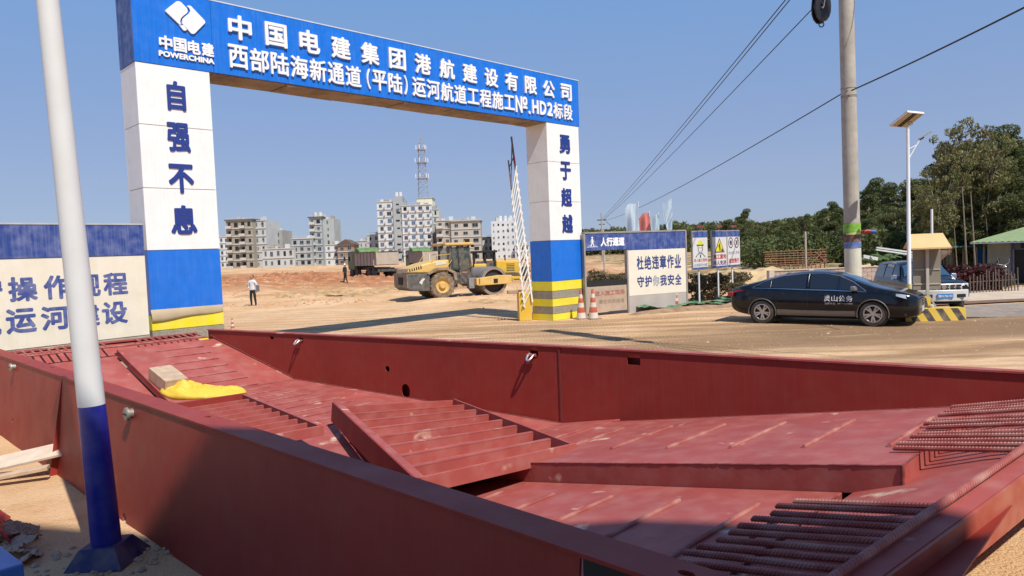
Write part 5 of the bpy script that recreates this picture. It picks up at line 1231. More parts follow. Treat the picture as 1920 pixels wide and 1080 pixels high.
# flags behind the hoarding
def flag(x, y, z0, z1, w_, mat, label, sd):
    t = thing('flag', label, 'flag', (x, y, h(x, y)), radians(12+8*sd), 'flags on poles behind the hoarding')
    B().tube([(0, 0, 0), (0, 0, z1+.05)], .018, 8).out('flagpole', galv, t)
    b = B(); nx_, nz_ = 14, 26
    for i in range(nx_+1):
        for j in range(nz_+1):
            u, v = i/nx_, j/nz_; hz = z1-(z1-z0)*v; ww = w_*(.45+.55*(1-v)**.8)
            b.v.append((-u*ww, .10*sin(u*6+v*3+sd)*u+.06*sin(u*11-v*5), hz-.22*u*u*(1-.4*v)-.04*sin(u*7+sd)))
    for i in range(nx_):
        for j in range(nz_): a = i*(nz_+1)+j; b.f.append((a, a+nz_+1, a+nz_+2, a+1)); b.m.append(0)
    o = b.out('cloth', mat, t, smooth=True); return t
lb = M('flag_pale', (.52, .70, .84), .8, var=.08, vs=2, col2=(.74, .82, .86), c2s=1.6, c2t=.5, c2w=.3, trl=.45); rd = M('flag_red', (.72, .26, .22), .8, var=.1, trl=.35)
flag(5.22, 29, 2.3, 4.12, .62, lb, 'tallest pale blue flag leftmost above the hoarding', 0)
flag(5.68, 29.1, 2.4, 3.72, .50, rd, 'only red flag above the hoarding', 1)
flag(6.02, 29, 2.4, 3.62, .38, lb, 'smallest pale flag between the red flag and the rightmost', 2)
flag(6.55, 29, 2.4, 4.18, .46, lb, 'slim pale flag rightmost above the hoarding', 3)

# ------------------------------------------------------------------ people in the field
def person(label, loc, rz, hgt, joints, radii, edges, mats_by, extra):
    t = thing('person', label, 'person', loc, rz)
    me = bpy.data.meshes.new('body'); me.from_pydata([Vector(p)*hgt for p in joints], edges, [])
    o = bpy.data.objects.new('body', me); C.objects.link(o)
    md = o.modifiers.new('k', 'SKIN'); o.modifiers.new('s', 'SUBSURF').levels = 2; o.modifiers['s'].render_levels = 2
    for i, r in enumerate(radii): me.skin_vertices[0].data[i].radius = (r[0]*hgt, r[1]*hgt)
    me.skin_vertices[0].data[0].use_root = True
    bake(o); m2_ = o.data; m2_.materials.clear()
    for mm in mats_by[0]: m2_.materials.append(mm)
    for p in m2_.polygons: p.material_index = mats_by[1](p.center/hgt); p.use_smooth = True
    o.parent = t; extra(t, hgt); return t
skin = M('skin', (.36, .20, .13), .6)
J = [(0, 0, .53), (0, 0, .62), (0, .005, .74), (0, .01, .81), (0, 0, .86), (0, -.015, .93),   # pelvis..head
     (-.055, 0, .50), (-.060, -.02, .28), (-.062, .0, .05), (-.064, -.06, .02),
     (.055, 0, .50), (.070, .0, .28), (.078, .03, .05), (.082, -.03, .02),
     (-.11, 0, .80), (-.15, .01, .64), (-.12, -.09, .56), (-.10, -.13, .58),
     (.11, 0, .80), (.15, .02, .65), (.155, .0, .52), (.15, -.01, .48)]
E_ = [(0, 1), (1, 2), (2, 3), (3, 4), (4, 5), (0, 6), (6, 7), (7, 8), (8, 9), (0, 10), (10, 11), (11, 12), (12, 13), (3, 14), (14, 15), (15, 16), (16, 17), (3, 18), (18, 19), (19, 20), (20, 21)]
R_ = [(.085, .06), (.085, .06), (.10, .065), (.085, .055), (.035, .035), (.050, .060), (.055, .055), (.042, .042), (.030, .030), (.024, .024), (.055, .055), (.042, .042), (.030, .030), (.024, .024),
      (.046, .046), (.036, .036), (.026, .026), (.020, .020), (.046, .046), (.036, .036), (.026, .026), (.020, .020)]
jw = M('jacket_white', (.58, .58, .60), .8, var=.08); tb_ = M('trousers_black', (.012, .012, .014), .85); sh_ = M('sleeve_grey', (.13, .13, .14), .8); hair = M('hair', (.012, .01, .009), .7)
def pick1(c):
    x, y, z = c
    if z > .86 or (z < .60 and abs(x) > .10 and z > .4): return 3
    if z < .535 and abs(x) < .12: return 1
    if z < .1: return 1
    if abs(x) > .125 and z < .68: return 2
    return 0
def head(t, H, cap=None):
    hd = B(); hd.lathe([(.001, -.062), (.03, -.055), (.044, -.03), (.050, 0), (.050, .03), (.040, .056), (.02, .068), (.001, .07)], 16, org=(0, -.015, .945)); hd.v = [(x*H, y*1.1*H, z*H) for x, y, z in hd.v]
    o = hd.out('head', skin, t, smooth=60)
    f_ = B(); 
    for p, r in (((0, -.072, .943), .009), ((-.052, -.01, .945), .010), ((.052, -.01, .945), .010)): f_.lathe([(.001, -r), (r*.8, -r*.6), (r, 0), (r*.8, r*.6), (.001, r)], 8, org=p)
    f_.v = [(x*H, y*H, z*H) for x, y, z in f_.v]; f_.out('ears_and_nose', skin, o)
    e_ = B(); 
    for p in ((-.018, -.066, .955), (.018, -.066, .955)): e_.lathe([(.001, -.004), (.005, 0), (.001, .004)], 6, org=p)
    e_.box((-.014, -.069, .918), (.014, -.064, .922)); e_.v = [(x*H, y*H, z*H) for x, y, z in e_.v]; e_.out('eyes_and_mouth', hair, o)
    c_ = B(); c_.lathe([(.056, -.012), (.058, .012), (.050, .045), (.03, .066), (.001, .075)], 16, org=(0, -.006, .955)); c_.v = [(x*H, (y*1.12+(.012 if cap is None else 0))*H, z*H) for x, y, z in c_.v]
    c_.out('hair' if cap is None else 'helmet', hair if cap is None else cap, t, smooth=60, fix=True)
def ex1(t, H):
    head(t, H)
    B().box((.16*H, -.06*H, .47*H), (.19*H, .10*H, .68*H)).out('bag', sh_, t, bevel=.01)
    pf = B()
    for sx, hx_, hy, hz_ in ((-1, -.10, -.145, .585), (1, .15, -.012, .46)):
        for k in range(4): pf.tube([((hx_+(k-1.5)*.007)*H, hy*H, hz_*H), ((hx_+(k-1.5)*.008)*H, (hy-.016)*H, (hz_-.008)*H), ((hx_+(k-1.5)*.008)*H, (hy-.022)*H, (hz_-.022)*H)], .0042*H, 5)
        pf.tube([((hx_+.018)*H, hy*H, hz_*H), ((hx_+.026)*H, (hy-.012)*H, hz_*H)], .0045*H, 5)
    pf.out('fingers', skin, t)
px_, py_ = -14.04, 38.66
person('person in white jacket and black trousers standing in the dirt field', (px_, py_, h(px_, py_)), radians(-12), 1.66, J, R_, E_, ([jw, tb_, sh_, skin], pick1), ex1)
px_, py_ = -14.93, 64.2
J2 = [(x*.8, y, z) for x, y, z in J]; J2[8] = (-.03, .10, .05); J2[7] = (-.04, .02, .27); J2[9] = (-.03, .05, .02); J2[12] = (.03, -.10, .05); J2[13] = (.03, -.15, .02); J2[16] = (-.15, .0, .52); J2[17] = (-.14, -.01, .48)
person('person in dark clothes and white safety helmet near the green truck', (px_, py_, h(px_, py_)), radians(60), 1.72, J2, R_, E_, ([M('cloth_dark', (.018, .018, .022), .85), tb_, tb_, skin], pick1), lambda t, H: head(t, H, white))

# ------------------------------------------------------------------ town behind the field
wpane = [M('win_frame', (.30, .31, .32), .6), M('win_pane', (.02, .03, .045), .15, var=.3), M('win_pane_blue', (.07, .14, .25), .12, var=.3)]
WM = {}
def winmesh(kind, w, hh):
    k_ = (kind, round(w, 2), round(hh, 2))
    if k_ in WM: return WM[k_]
    b = B(); t = .09
    if kind == 'void': b.box((-w/2, -.05, 0), (w/2, -.01, hh), 0)
    else:
        pm = 1 if kind == 'dark' else 2
        b.box((-w/2+t, -.04, t), (w/2-t, -.01, hh-t), pm)
        for a, c in (((-w/2, -.10, 0), (w/2, -.01, t)), ((-w/2, -.10, hh-t), (w/2, -.01, hh)), ((-w/2, -.10, t), (-w/2+t, -.01, hh-t)), ((w/2-t, -.10, t), (w/2, -.01, hh-t)), ((-.04, -.09, t), (.04, -.01, hh-t))): b.box(a, c, 0)
    o = b.out('window', [dark] if kind == 'void' else wpane); WM[k_] = o.data; bpy.data.objects.remove(o); return WM[k_]
def win(par, x, z, w, hh, kind, y=0., side=None, depth=0):
    o = bpy.data.objects.new('window', winmesh(kind, w, hh)); C.objects.link(o); o.parent = par
    if side == 'R': o.location = (x, depth, z); o.rotation_euler = (0, 0, pi/2)
    else: o.location = (x, y, z)
def house(px0, px1, ytop, D, depth, rz, mat, floors, cols, label, kind='dark', roofm=None, balc=False, ac=False, ww=.5, wh=.52, base=498, slab=True, nm='apartment_building', sidecols=0, z00=0, cat='building'):
    a = at(px0, 480, D); c = at(px1, 480, D); top = at((px0+px1)/2, ytop, D).z; w = (c.x-a.x)/max(.3, cos(rz)); 
    t = thing(nm, label, cat, (a.x, a.y, z00), rz)
    H_ = top-z00
    wall = B().box((0, 0, -1), (w, depth, H_)).out('wall', mat, t)
    fh = H_/floors
    lm_ = M('slab_pale', (.50, .48, .44), .8)
    if roofm: B().box((-.4, -.5, H_), (w+.4, depth+.4, H_+.35)).out('roof', roofm, t)
    if slab:
        for f in range(1, floors+1): B().box((-.08, -.22, f*fh-.16), (w+.08, 0-.001, f*fh+.10)).out('ledge', lm_, wall)
    cw = w/cols
    rnd = random.Random(int(px0))
    for k in range(rnd.randint(2, 4)):
        x = rnd.uniform(.1, .85)*w; q = rnd.uniform(.5, 1.6); B().box((x, 1.2+k, H_), (x+q, 2.4+k, H_+rnd.uniform(.5, 1.5))).out('roof_box', rnd.choice((cw_, cg, lm_)), t)
    if slab: B().bar((.1, -.05, H_+.75), (w-.1, -.05, H_+.75), .07, .07).out('roof_rail', lm_, t)
    for f in range(floors):
        for k in range(cols):
            kd = kind if kind != 'mix' else rnd.choice(['blue', 'dark', 'blue'])
            www = cw*ww*(1 if (k % 3) else .82)
            x = cw*(k+.5)
            vv = rnd.choice((.85, 1, 1, 1.12)); win(t, x+rnd.uniform(-.05, .05)*cw, f*fh+fh*(.24 if vv < 1.1 else .18), www*vv, fh*wh*(1 if vv > .9 else .8), kd if rnd.random() > .12 else 'void', -.005)
            if rnd.random() < .16 and f > 0: B().box((x-www*.4, -.5, f*fh+fh*.72), (x+www*.5, -.02, f*fh+fh*.78)).out('awning', rnd.choice((lm_, wpane[0], M('awning_blue', (.10, .20, .34), .6))), t)
            if balc and k % 2 == 0: 
                B().box((x-cw*.42, -1.1, f*fh+.0), (x+cw*.42, -.002, f*fh+.12)).box((x-cw*.42, -1.1, f*fh+.12), (x+cw*.42, -1.0, f*fh+.9)).out('balcony', lm_, t)
            if ac and f > 0: B().box((x+cw*.34, -.6, f*fh+.2), (x+cw*.48, -.002, f*fh+.75)).out('air_conditioner', M('ac_grey', (.35, .35, .36), .6), t)
        for k in range(sidecols):
            win(t, w+.005, f*fh+fh*.28, depth/sidecols*.35, fh*.45, kind if kind != 'mix' else 'dark', side='R', depth=depth*(k+.5)/sidecols)
    return t, w, H_, wall
def col(n_, c, **k): return M(n_, c, .9, var=.10, vs=.25, dust=tuple(q*.66 for q in c), dustamt=.45, streak=.45, **k)
cg = col('concrete_raw', (.33, .30, .245)); cw_ = col('white_render', (.60, .62, .63)); cb = col('blue_grey_render', (.36, .39, .40)); ct = col('tan_render', (.44, .41, .36)); cl = col('light_grey_render', (.50, .51, .50))
house(412, 431, 444, 300, 14, 0, cw_, 5, 2, 'plain white block half hidden behind the left gate column')
t, w, H_, wl = house(427, 478, 413, 250, 10, radians(-4), cg, 6, 4, 'unfinished brown grey concrete block with open window holes', kind='void', balc=True, roofm=M('roofslab', (.09, .09, .09), .8), ww=.5)
house(479, 502, 413, 252, 12, radians(-4), cl, 6, 2, 'pale plastered stair block joined to the unfinished concrete block', kind='dark', ww=.3)
house(500, 531, 432, 262, 12, 0, col('bare_grey', (.34, .34, .32)), 5, 2, 'bare grey windowless-looking block right of the unfinished concrete one', kind='dark', ww=.22, slab=False)
house(492, 552, 466, 240, 8, 0, cl, 2, 5, 'long low white grey house row at the far side of the field', kind='dark', ww=.4)
house(548, 586, 447, 242, 9, 0, cb, 4, 3, 'four-storey grey house with small water tanks left of the slim tower house', kind='dark')
t, w, H_, wl = house(583, 606, 408, 245, 11, 0, cb, 7, 2, 'slim seven-storey grey tower house front with balconies', kind='dark', balc=True, roofm=M('roofslab', (.09, .09, .09), .8))
for k in range(2): B().lathe([(.7, 0), (.7, 1.6)], 14, org=(1.4+1.7*k, 3, H_+.35)).out('water_tank', cw_, t)
house(606, 629, 410, 247, 10, 0, col('side_grey', (.40, .43, .42)), 7, 1, 'plain grey flank of the slim tower house', kind='dark', ww=.16, slab=False)
house(611, 637, 458, 235, 8, 0, cw_, 3, 2, 'white three-storey house below the tower house', ww=.42)
t, w, H_, wl = house(634, 664, 459, 233, 8, 0, col('brown_house', (.30, .22, .17)), 3, 2, 'brown house with ridged dark roof left of the dump trucks')
B().prism([(-.5, H_), (w+.5, H_), (w/2, H_+1.8)], (-.5, 8.5)).out('roof', M('roof_dark', (.10, .07, .06), .8), t, fix=True)
B().prism([(0, 0), (24, 0), (24, .6), (0, .6)], (0, 6)).out('x', cw_) if False else None
house(640, 700, 452, 275, 8, 0, cl, 3, 7, 'long pale shed-like row behind the dump trucks', ww=.3)
house(690, 713, 440, 246, 8, 0, cl, 4, 2, 'small grey house against the left side of the big white block', ww=.4)
WN = 'large white seven-storey apartment block, '
t, w, H_, wl = house(711, 741, 378, 240, 12, 0, cw_, 8, 2, 'left wing of the largest white apartment block', kind='mix', ac=True)
t, w, H_, wl = house(741, 759, 373, 239.5, 12, 0, cb, 8, 1, 'narrow stair tower in the middle of the largest white block', kind='void', ww=.42, wh=.22, slab=False)
B().box((.3, 1, H_), (w-.3, 8, H_+1.0)).out('tank_room', cb, t); 
for k in range(2): B().lathe([(.6, 0), (.6, 1.5)], 14, org=(.9+1.3*k, 3, H_+1.0)).out('water_tank', cw_, t)
t, w, H_, wl = house(757, 813, 384, 239, 13, 0, cw_, 8, 4, 'right wing of the largest white block with blue windows', kind='mix', ac=True, sidecols=3)
B().box((w*.48, 3, H_), (w*1.0, 12, H_+2.3)).out('roof_room', M('pale_yellow', (.66, .65, .5), .8), t); B().box((w*.46, 2.8, H_+2.3), (w*1.03, 12.3, H_+2.55)).out('roof_slab', cb, t)
house(813, 826, 392, 243, 12, 0, cl, 7, 1, 'grey flank of the largest white block', kind='dark', ww=.3)
house(820, 848, 413, 236, 10, 0, ct, 5, 2, 'narrow tan block with balconies beside the largest white one', kind='dark', balc=True)
t, w, H_, wl = house(848, 903, 414, 235, 11, 0, ct, 5, 3, 'tan four-storey block with wide windows behind the roller cab', kind='dark', roofm=M('roofslab2', (.4, .4, .38), .8), ww=.55)
house(898, 926, 446, 250, 9, 0, cl, 3, 3, 'low grey block between the tan and the rightmost white blocks', roofm=M('roofslab', (.09, .09, .09), .8))
t, w, H_, wl = house(923, 968, 414, 238, 11, 0, cw_, 6, 5, 'white block with rows of small windows behind the boom barrier', kind='dark', ww=.34, wh=.34, slab=False)
for k in range(3): B().lathe([(.7, 0), (.7, 1.8)], 14, org=(3.0+1.7*k, 3, H_)).out('water_tank', cw_, t)
house(966, 993, 459, 236, 9, 0, cw_, 2, 3, 'low white house just left of the right gate column')
# far boundary walls and stalls at the edge of the field
b = B(); random.seed(4)
# telecom mast
tw = at(800, 370, 246); mast = thing('telecom_mast', 'grey lattice telecom mast with antenna platforms above the largest white block', 'mast', (tw.x-1.2, 246, 16))
TH = at(793, 268, 246).z-16
mm_ = M('mast_grey', (.30, .32, .36), .6)
for sx in (-1, 1):
    for sy in (-1, 1): B().bar((sx*1.9, sy*1.9, 0), (sx*.9, sy*.9, TH), .15, .15).out('leg', mm_, mast)
b = B(); n = 13
for i in range(n):
    z0, z1 = TH*i/n, TH*(i+1)/n; r0, r1 = 1.9-1.0*i/n, 1.9-1.0*(i+1)/n
    for sx, sy, tx, ty in ((-1, -1, 1, -1), (1, -1, 1, 1), (1, 1, -1, 1), (-1, 1, -1, -1)):
        b.bar((sx*r0, sy*r0, z0), (tx*r1, ty*r1, z1), .065, .065); b.bar((tx*r0, ty*r0, z0), (sx*r1, sy*r1, z1), .065, .065); b.bar((sx*r1, sy*r1, z1), (tx*r1, ty*r1, z1), .08, .08)
o = b.out('lattice_bracing', mm_, mast); o['kind'] = 'stuff'
for z, r in ((TH*.5, 2.2), (TH*.72, 2.2), (TH*.90, 1.7)):
    B().box((-r*.8, -r*.8, z), (r*.8, r*.8, z+.18)).out('platform', mm_, mast)
    for k in range(6):
        a = k*pi/3+.3; B().box((r*cos(a)-.10, r*sin(a)-.08, z+.3), (r*cos(a)+.10, r*sin(a)+.08, z+1.7)).out('antenna', white, mast)
for k in range(4): B().bar((.7*cos(k*pi/2+.7), .7*sin(k*pi/2+.7), TH), (.7*cos(k*pi/2+.7), .7*sin(k*pi/2+.7), TH+2.6), .1, .1).out('top_rod', mm_, mast)
B().tube([(0, 0, TH), (0, 0, TH+4.2)], .06, 6).out('lightning_rod', mm_, mast)
# ------------------------------------------------------------------ vegetation
def leafcloud(name, clumps, nleaf, size, mat, seed, flat_=.5, par=None, link=True, droop=0.):
    rnd = random.Random(seed); v = []; f = []
    tot = sum(c[1]*c[1] for c in clumps)
    for (c, r, sq) in clumps:
        k = int(nleaf*r*r/tot)
        for _ in range(k):
            while True:
                d = Vector((rnd.uniform(-1, 1), rnd.uniform(-1, 1), rnd.uniform(-1, 1)))
                L_ = d.length
                if .15 < L_ < 1: break
            d *= (L_**-.45)
            p = Vector(c)+Vector((d.x*r, d.y*r, d.z*r*sq)); s = size*rnd.uniform(.55, 1.35)
            n_ = Vector((rnd.gauss(0, 1), rnd.gauss(0, 1), rnd.gauss(0, 1)+flat_)).normalized(); a = n_.orthogonal().normalized(); a.rotate(Matrix.Rotation(rnd.uniform(0, 6.28), 3, n_)); q = n_.cross(a)
            if droop: a = (a+Vector((0, 0, -droop))).normalized()
            i = len(v); v += [tuple(p-a*s), tuple(p+q*s*.42-a*s*.1), tuple(p+a*s), tuple(p-q*s*.42)]; f.append((i, i+1, i+2, i+3))
    me = bpy.data.meshes.new(name); me.from_pydata(v, [], f); me.materials.append(mat); return me
def leafm(name, c, c2, vs=.9): return M(name, c, .55, var=.35, vs=vs, col2=c2, c2s=2.0, c2t=.52, c2w=.12, spec=.3, trl=.32)
g1 = leafm('leaf_dark', (.080, .110, .036), (.150, .160, .055)); g2 = leafm('leaf_mid', (.105, .130, .045), (.180, .180, .068)); g3 = leafm('leaf_bamboo', (.165, .175, .062), (.24, .20, .09)); g4 = leafm('leaf_hedge', (.15, .14, .055), (.24, .15, .10), 2.5)
bark = M('bark', (.24, .19, .14), .9, var=.25, vs=3)
barkp = M('bark_pale', (.36, .32, .26), .9, var=.2, vs=3)
def treemesh(kind, seed):
    rnd = random.Random(seed); cl = []; tb = B(); H_ = 10.
    if kind == 'euc':       # slender trunk, rounded high clumps
        tb.tube([(0, 0, -.3), (.1, 0, 3), (.25*rnd.uniform(-1, 1), .2, 6.5), (.4*rnd.uniform(-1, 1), 0, 9.4)], [.16, .13, .09, .03], 8)
        for i in range(15):
            z = 3.6+6.2*(i/14)**.85; R = 2.1*(1-abs((z-6.2)/5.0)**2.2); a = rnd.uniform(0, 6.28); r = rnd.uniform(.3, 1)*R
            c = (r*cos(a), r*sin(a), z); cl.append((c, rnd.uniform(.65, 1.15)*(1.15-.35*i/14), .62)); tb.tube([(0, 0, z-1.2), (c[0]*.6, c[1]*.6, z-.5), c], [.05, .03, .012], 5)
        return tb, leafcloud('crown', cl, 8500, .125, g1 if seed % 2 else g2, seed, .7)
    if kind == 'broad':
        tb.tube([(0, 0, -.3), (.1, 0, 2), (.2, .1, 4.5), (0, 0, 7.5)], [.26, .2, .14, .05], 8)
        for i in range(24):
            a = rnd.uniform(0, 6.28); z = rnd.uniform(1.8, 9.0); R = 3.1*sqrt(max(.05, 1-((z-5.0)/4.8)**2)); r = rnd.uniform(.35, 1)*R
            c = (r*cos(a), r*sin(a), z); cl.append((c, rnd.uniform(.75, 1.35), .55)); tb.tube([(0, 0, max(1.5, z-2)), (c[0]*.5, c[1]*.5, z-.8), c], [.09, .05, .015], 5)
        return tb, leafcloud('crown', cl, 13000, .145, g1 if seed % 2 else g2, seed, .9)
    if kind == 'bamboo':
        for i in range(9):
            a = rnd.uniform(0, 6.28); q = rnd.uniform(.2, 1.1); hh = rnd.uniform(6.8, 9.6); ex = rnd.uniform(.6, 1.7)
            pts = [(q*cos(a)*.4, q*sin(a)*.4, -.2), (q*cos(a)*.6, q*sin(a)*.6, hh*.4), (q*cos(a)+.2*ex*cos(a), q*sin(a)+.2*ex*sin(a), hh*.75), (q*cos(a)+ex*cos(a), q*sin(a)+ex*sin(a), hh)]
            tb.tube(pts, [.05, .045, .03, .01], 6)
            for k in range(11):
                t = .30+.70*k/10; j = t*3; i0 = min(2, int(j)); fr = j-i0; p = Vector(pts[i0]).lerp(Vector(pts[i0+1]), fr)
                cl.append(((p.x+rnd.uniform(-.7, .7), p.y+rnd.uniform(-.7, .7), p.z+rnd.uniform(-.3, .3)), rnd.uniform(.40, .80)*(1.2-.6*t), .8))
        return tb, leafcloud('crown', cl, 12000, .13, g3, seed, .1, droop=.6)
    if kind == 'bush':
        for i in range(16):
            a = rnd.uniform(0, 6.28); z = rnd.uniform(1.5, 8.5); r = rnd.uniform(0, 4.2)*(1-.3*z/10); c = (r*cos(a), r*sin(a), z); cl.append((c, rnd.uniform(1.2, 2.2), .8)); tb.tube([(0, 0, -.2), (c[0]*.4, c[1]*.4, z*.5), c], [.2, .12, .03], 5)
        return tb, leafcloud('crown', cl, 2600, .42, g4, seed, .3)
lib = {}
def tree(kind, var, x, y, H_, label, cat='tree', group=None, rz=0, name=None, wx=1.):
    key = (kind, var)
    if key not in lib:
        tb, cm = treemesh(kind, var); to = tb.out('trunk', barkp if kind == 'bamboo' else bark, smooth=60); lib[key] = (to.data, cm); bpy.data.objects.remove(to)
    tm, cm = lib[key]; s = H_/10
    t = thing(name or {'euc': 'eucalyptus_tree', 'broad': 'broadleaf_tree', 'bamboo': 'bamboo_clump', 'bush': 'bush'}[kind], label, cat, (x, y, h(x, y)-.05), rz, group); t.scale = (s*wx, s*wx, s)
    for n_, me in (('trunk', tm), ('crown', cm)):
        o = bpy.data.objects.new(n_, me); C.objects.link(o); o.parent = t
    return t
random.seed(21)
def yline(x):       # height of the tree line along the horizon
    tb = [(1060, 432), (1130, 428), (1200, 424), (1260, 414), (1300, 420), (1380, 412), (1395, 398), (1410, 422), (1470, 410), (1520, 405), (1560, 384), (1600, 392), (1630, 345), (1660, 352), (1700, 348), (1735, 336), (1765, 292), (1800, 268), (1850, 250), (1885, 262), (1930, 262), (2050, 250)]
    return lerp(tb, x)
GT = 'trees of the wood behind the car park'
words = ['beyond the hoarding roof', 'behind the sign boards', 'behind the log rack', 'left of the utility pole', 'behind the street lamp', 'behind the green roofed shed']
n_t = 0
def lab(px, row):
    w_ = words[0] if px < 1290 else words[1] if px < 1400 else words[2] if px < 1530 else words[3] if px < 1600 else words[4] if px < 1790 else words[5]
    return ('tall' if row == 0 else 'lower')+' dark green tree in the wood '+w_
for row, (x0, x1, step, D0, D1, fac) in enumerate(((1205, 2080, 26, 1., 1., 1.0), (1400, 2060, 34, .80, .80, .80), (1440, 2060, 40, .66, .66, .62))):
    px = max(x0, 1600) if row == 2 else x0
    while px < x1:
        D = lerp([(1200, 190), (1300, 150), (1400, 105), (1500, 92), (1600, 78), (1700, 72), (1760, 64), (1900, 62), (2100, 60)], px)*D0*random.uniform(.93, 1.07)
        yt = yline(px)+(random.uniform(1, 12) if px < 1560 else random.uniform(-5, 9)); top = at(px, yt, D); H_ = (top.z+.3)*(fac if row == 0 else fac*random.uniform(.85, 1.05))
        kd = 'euc' if random.random() < ((.8 if px < 1620 else .55) if row == 0 else .4) else 'broad'
        tree(kd, random.choice((1, 2, 3)), top.x, D, max(3, H_), lab(px, row), group=GT, rz=random.uniform(0, 6.28), wx=1.0 if px > 1400 else 1.3)
        px += step*random.uniform(.8, 1.2)
for px, yt, D, v_ in ((1772, 268, 44, 1), (1802, 222, 46, 2), (1838, 262, 43, 3), (1756, 330, 41, 2)):
    top = at(px, yt, D); tree('bamboo', v_, top.x, D, (top.z+.3)*1.06, ('shorter brownish bamboo clump on the left of the tallest one', 'tallest feathery bamboo clump with bare top', 'brownish bamboo clump on the right of the tallest one', 'lowest bamboo clump nearest the street lamp')[(1772, 1802, 1838, 1756).index(px)], 'bamboo', rz=px, wx=.85)
for px, yt, D in ((1393, 395, 120), (1362, 414, 125)):
    top = at(px, yt, D); tree('euc', 1, top.x, D, top.z, 'lone slender tree above the sign boards' if px == 1393 else 'small round tree left of the lone slender one', rz=1)
# bare pale trunks in front of the bamboo
for i, (px, py1, D, r) in enumerate(((1806, 350, 40, .075), (1822, 360, 39, .065), (1788, 390, 41, .05), (1850, 400, 42, .045))):
    a = at(px+8, 520, D); c = at(px-2, py1, D)
    tag(B().tube([(a.x, a.y, h(a.x, a.y)-.1), a.lerp(c, .5), c], [r*.8, r*.6, r*.3], 8).out('tree_trunk', bark, smooth=60), ('tallest bare tan trunk left of the shed', 'second bare tan trunk nearest the shed', 'thin bare trunk left of the tallest one', 'thinnest bare trunk above the shed roof')[i], 'trunk')
# far wood strip, read as one mass
cl = []
rnd = random.Random(8)
for i in range(190):
    px = 1055+ i*3.2; D = rnd.uniform(215, 250); y_ = yline(px)+rnd.uniform(1, 9); top = at(px, y_, D).z
    for z in (0.2, .45, .7, .88): cl.append(((at(px, 460, D).x+rnd.uniform(-1.5, 1.5), D, top*z), rnd.uniform(1.4, 2.2), .8))
me = leafcloud('distant_wood', cl, 34000, .7, g2, 5, .6); o = bpy.data.objects.new('distant_wood', me); C.objects.link(o)
tag(o, 'distant strip of dark wood along the horizon behind the hoarding', 'wood', kind='stuff')
# undergrowth below the trees
cl = []
for i in range(210):
    px = rnd.uniform(1395, 2010); D = rnd.uniform(64, 76) if px < 1640 else rnd.uniform(46, 60); p = at(px, 470, D); cl.append(((p.x, D, rnd.uniform(.2, 2.2)), rnd.uniform(.7, 1.5), .8))
me = leafcloud('undergrowth', cl, 30000, .22, g1, 6, .5); o = bpy.data.objects.new('undergrowth', me); C.objects.link(o)
tag(o, 'dense green undergrowth at the foot of the wood', 'undergrowth', kind='stuff')
# hedge bushes around the boards
for i, (x, y, H_, wd_, lb_) in enumerate(((7.55, 29.3, 1.3, 1.3, 'brownish leafy bush behind the worker board'), (8.55, 29.9, 1.25, 1.4, 'brownish leafy bush behind the digging board'), (9.6, 30.4, 1.2, 1.3, 'brownish leafy bush right of the last sign board'), (9.0, 28.9, .9, 1.2, 'low bush in front of the last board'),
        (3.9, 31.5, 1.5, 1.5, 'green bush seen through the pedestrian opening'), (4.7, 32.5, 1.3, 1.4, 'second green bush seen through the pedestrian opening'), (10.9, 30.5, .7, 1.2, 'small dry bush behind the car boot'), (7.0, 30.2, 1.3, 1.2, 'leafy bush at the right end of the hoarding'))):
    tree('bush', 1+i % 3, x, y, H_, lb_, 'bush', name='bush', rz=i*1.3, wx=wd_*.95)
# red-leaved shrubs and banana by the shed
rl = leafm('leaf_red', (.10, .018, .022), (.06, .035, .025), 2.5)
for i in range(6):
    p = at(1775+i*17, 520, 33); cm = leafcloud('crown', [((rnd.uniform(-.4, .4), rnd.uniform(-.3, .3), rnd.uniform(.15, .95)), .35, .9) for _ in range(7)], 700, .10, rl, i, .2)
    t = thing('red_shrub', ('red leaved shrub closest to the off-road car', 'second red leaved shrub from the off-road car', 'middle left red leaved shrub before the blue shelter', 'middle right red leaved shrub before the blue shelter', 'red leaved shrub second from the shed', 'red leaved shrub closest to the shed')[i], 'shrub', (p.x, p.y, h(p.x, p.y)), 0, 'red leaved shrubs'); o = bpy.data.objects.new('crown', cm); C.objects.link(o); o.parent = t
    B().tube([(0, 0, 0), (0, 0, .5)], .02, 5).out('stem', bark, t)
lf = M('banana_leaf', (.10, .17, .05), .5, var=.2, trl=.3)
for k, (px, D) in enumerate(((1636, 36), (1664, 38))):
    p = at(px, 500, D); t = thing('banana_plant', ('broad leaved plant right of the utility pole', 'broad leaved plant behind the leaning sheet roof')[k], 'plant', (p.x, p.y, h(p.x, p.y)))
    B().tube([(0, 0, 0), (0, 0, 1.5)], [.12, .07], 8).out('stem', lf, t)
    for i in range(9):
        a = i*2.4; b = B(); L_ = rnd.uniform(.9, 1.4)
        for j in range(8):
            u = j/7; r = L_*u*.75; z = 1.3+L_*(u*1.0-u*u*.75); wd_ = .17*sin(pi*min(1, u*.9+.08)); c, s = cos(a), sin(a); b.v += [(r*c-wd_*s, r*s+wd_*c, z-.04), (r*c, r*s, z), (r*c+wd_*s, r*s-wd_*c, z-.04)]
        for j in range(7): b.f += [(3*j, 3*j+3, 3*j+4, 3*j+1), (3*j+1, 3*j+4, 3*j+5, 3*j+2)]; b.m += [0, 0]
        b.out('leaf', lf, t, smooth=True)
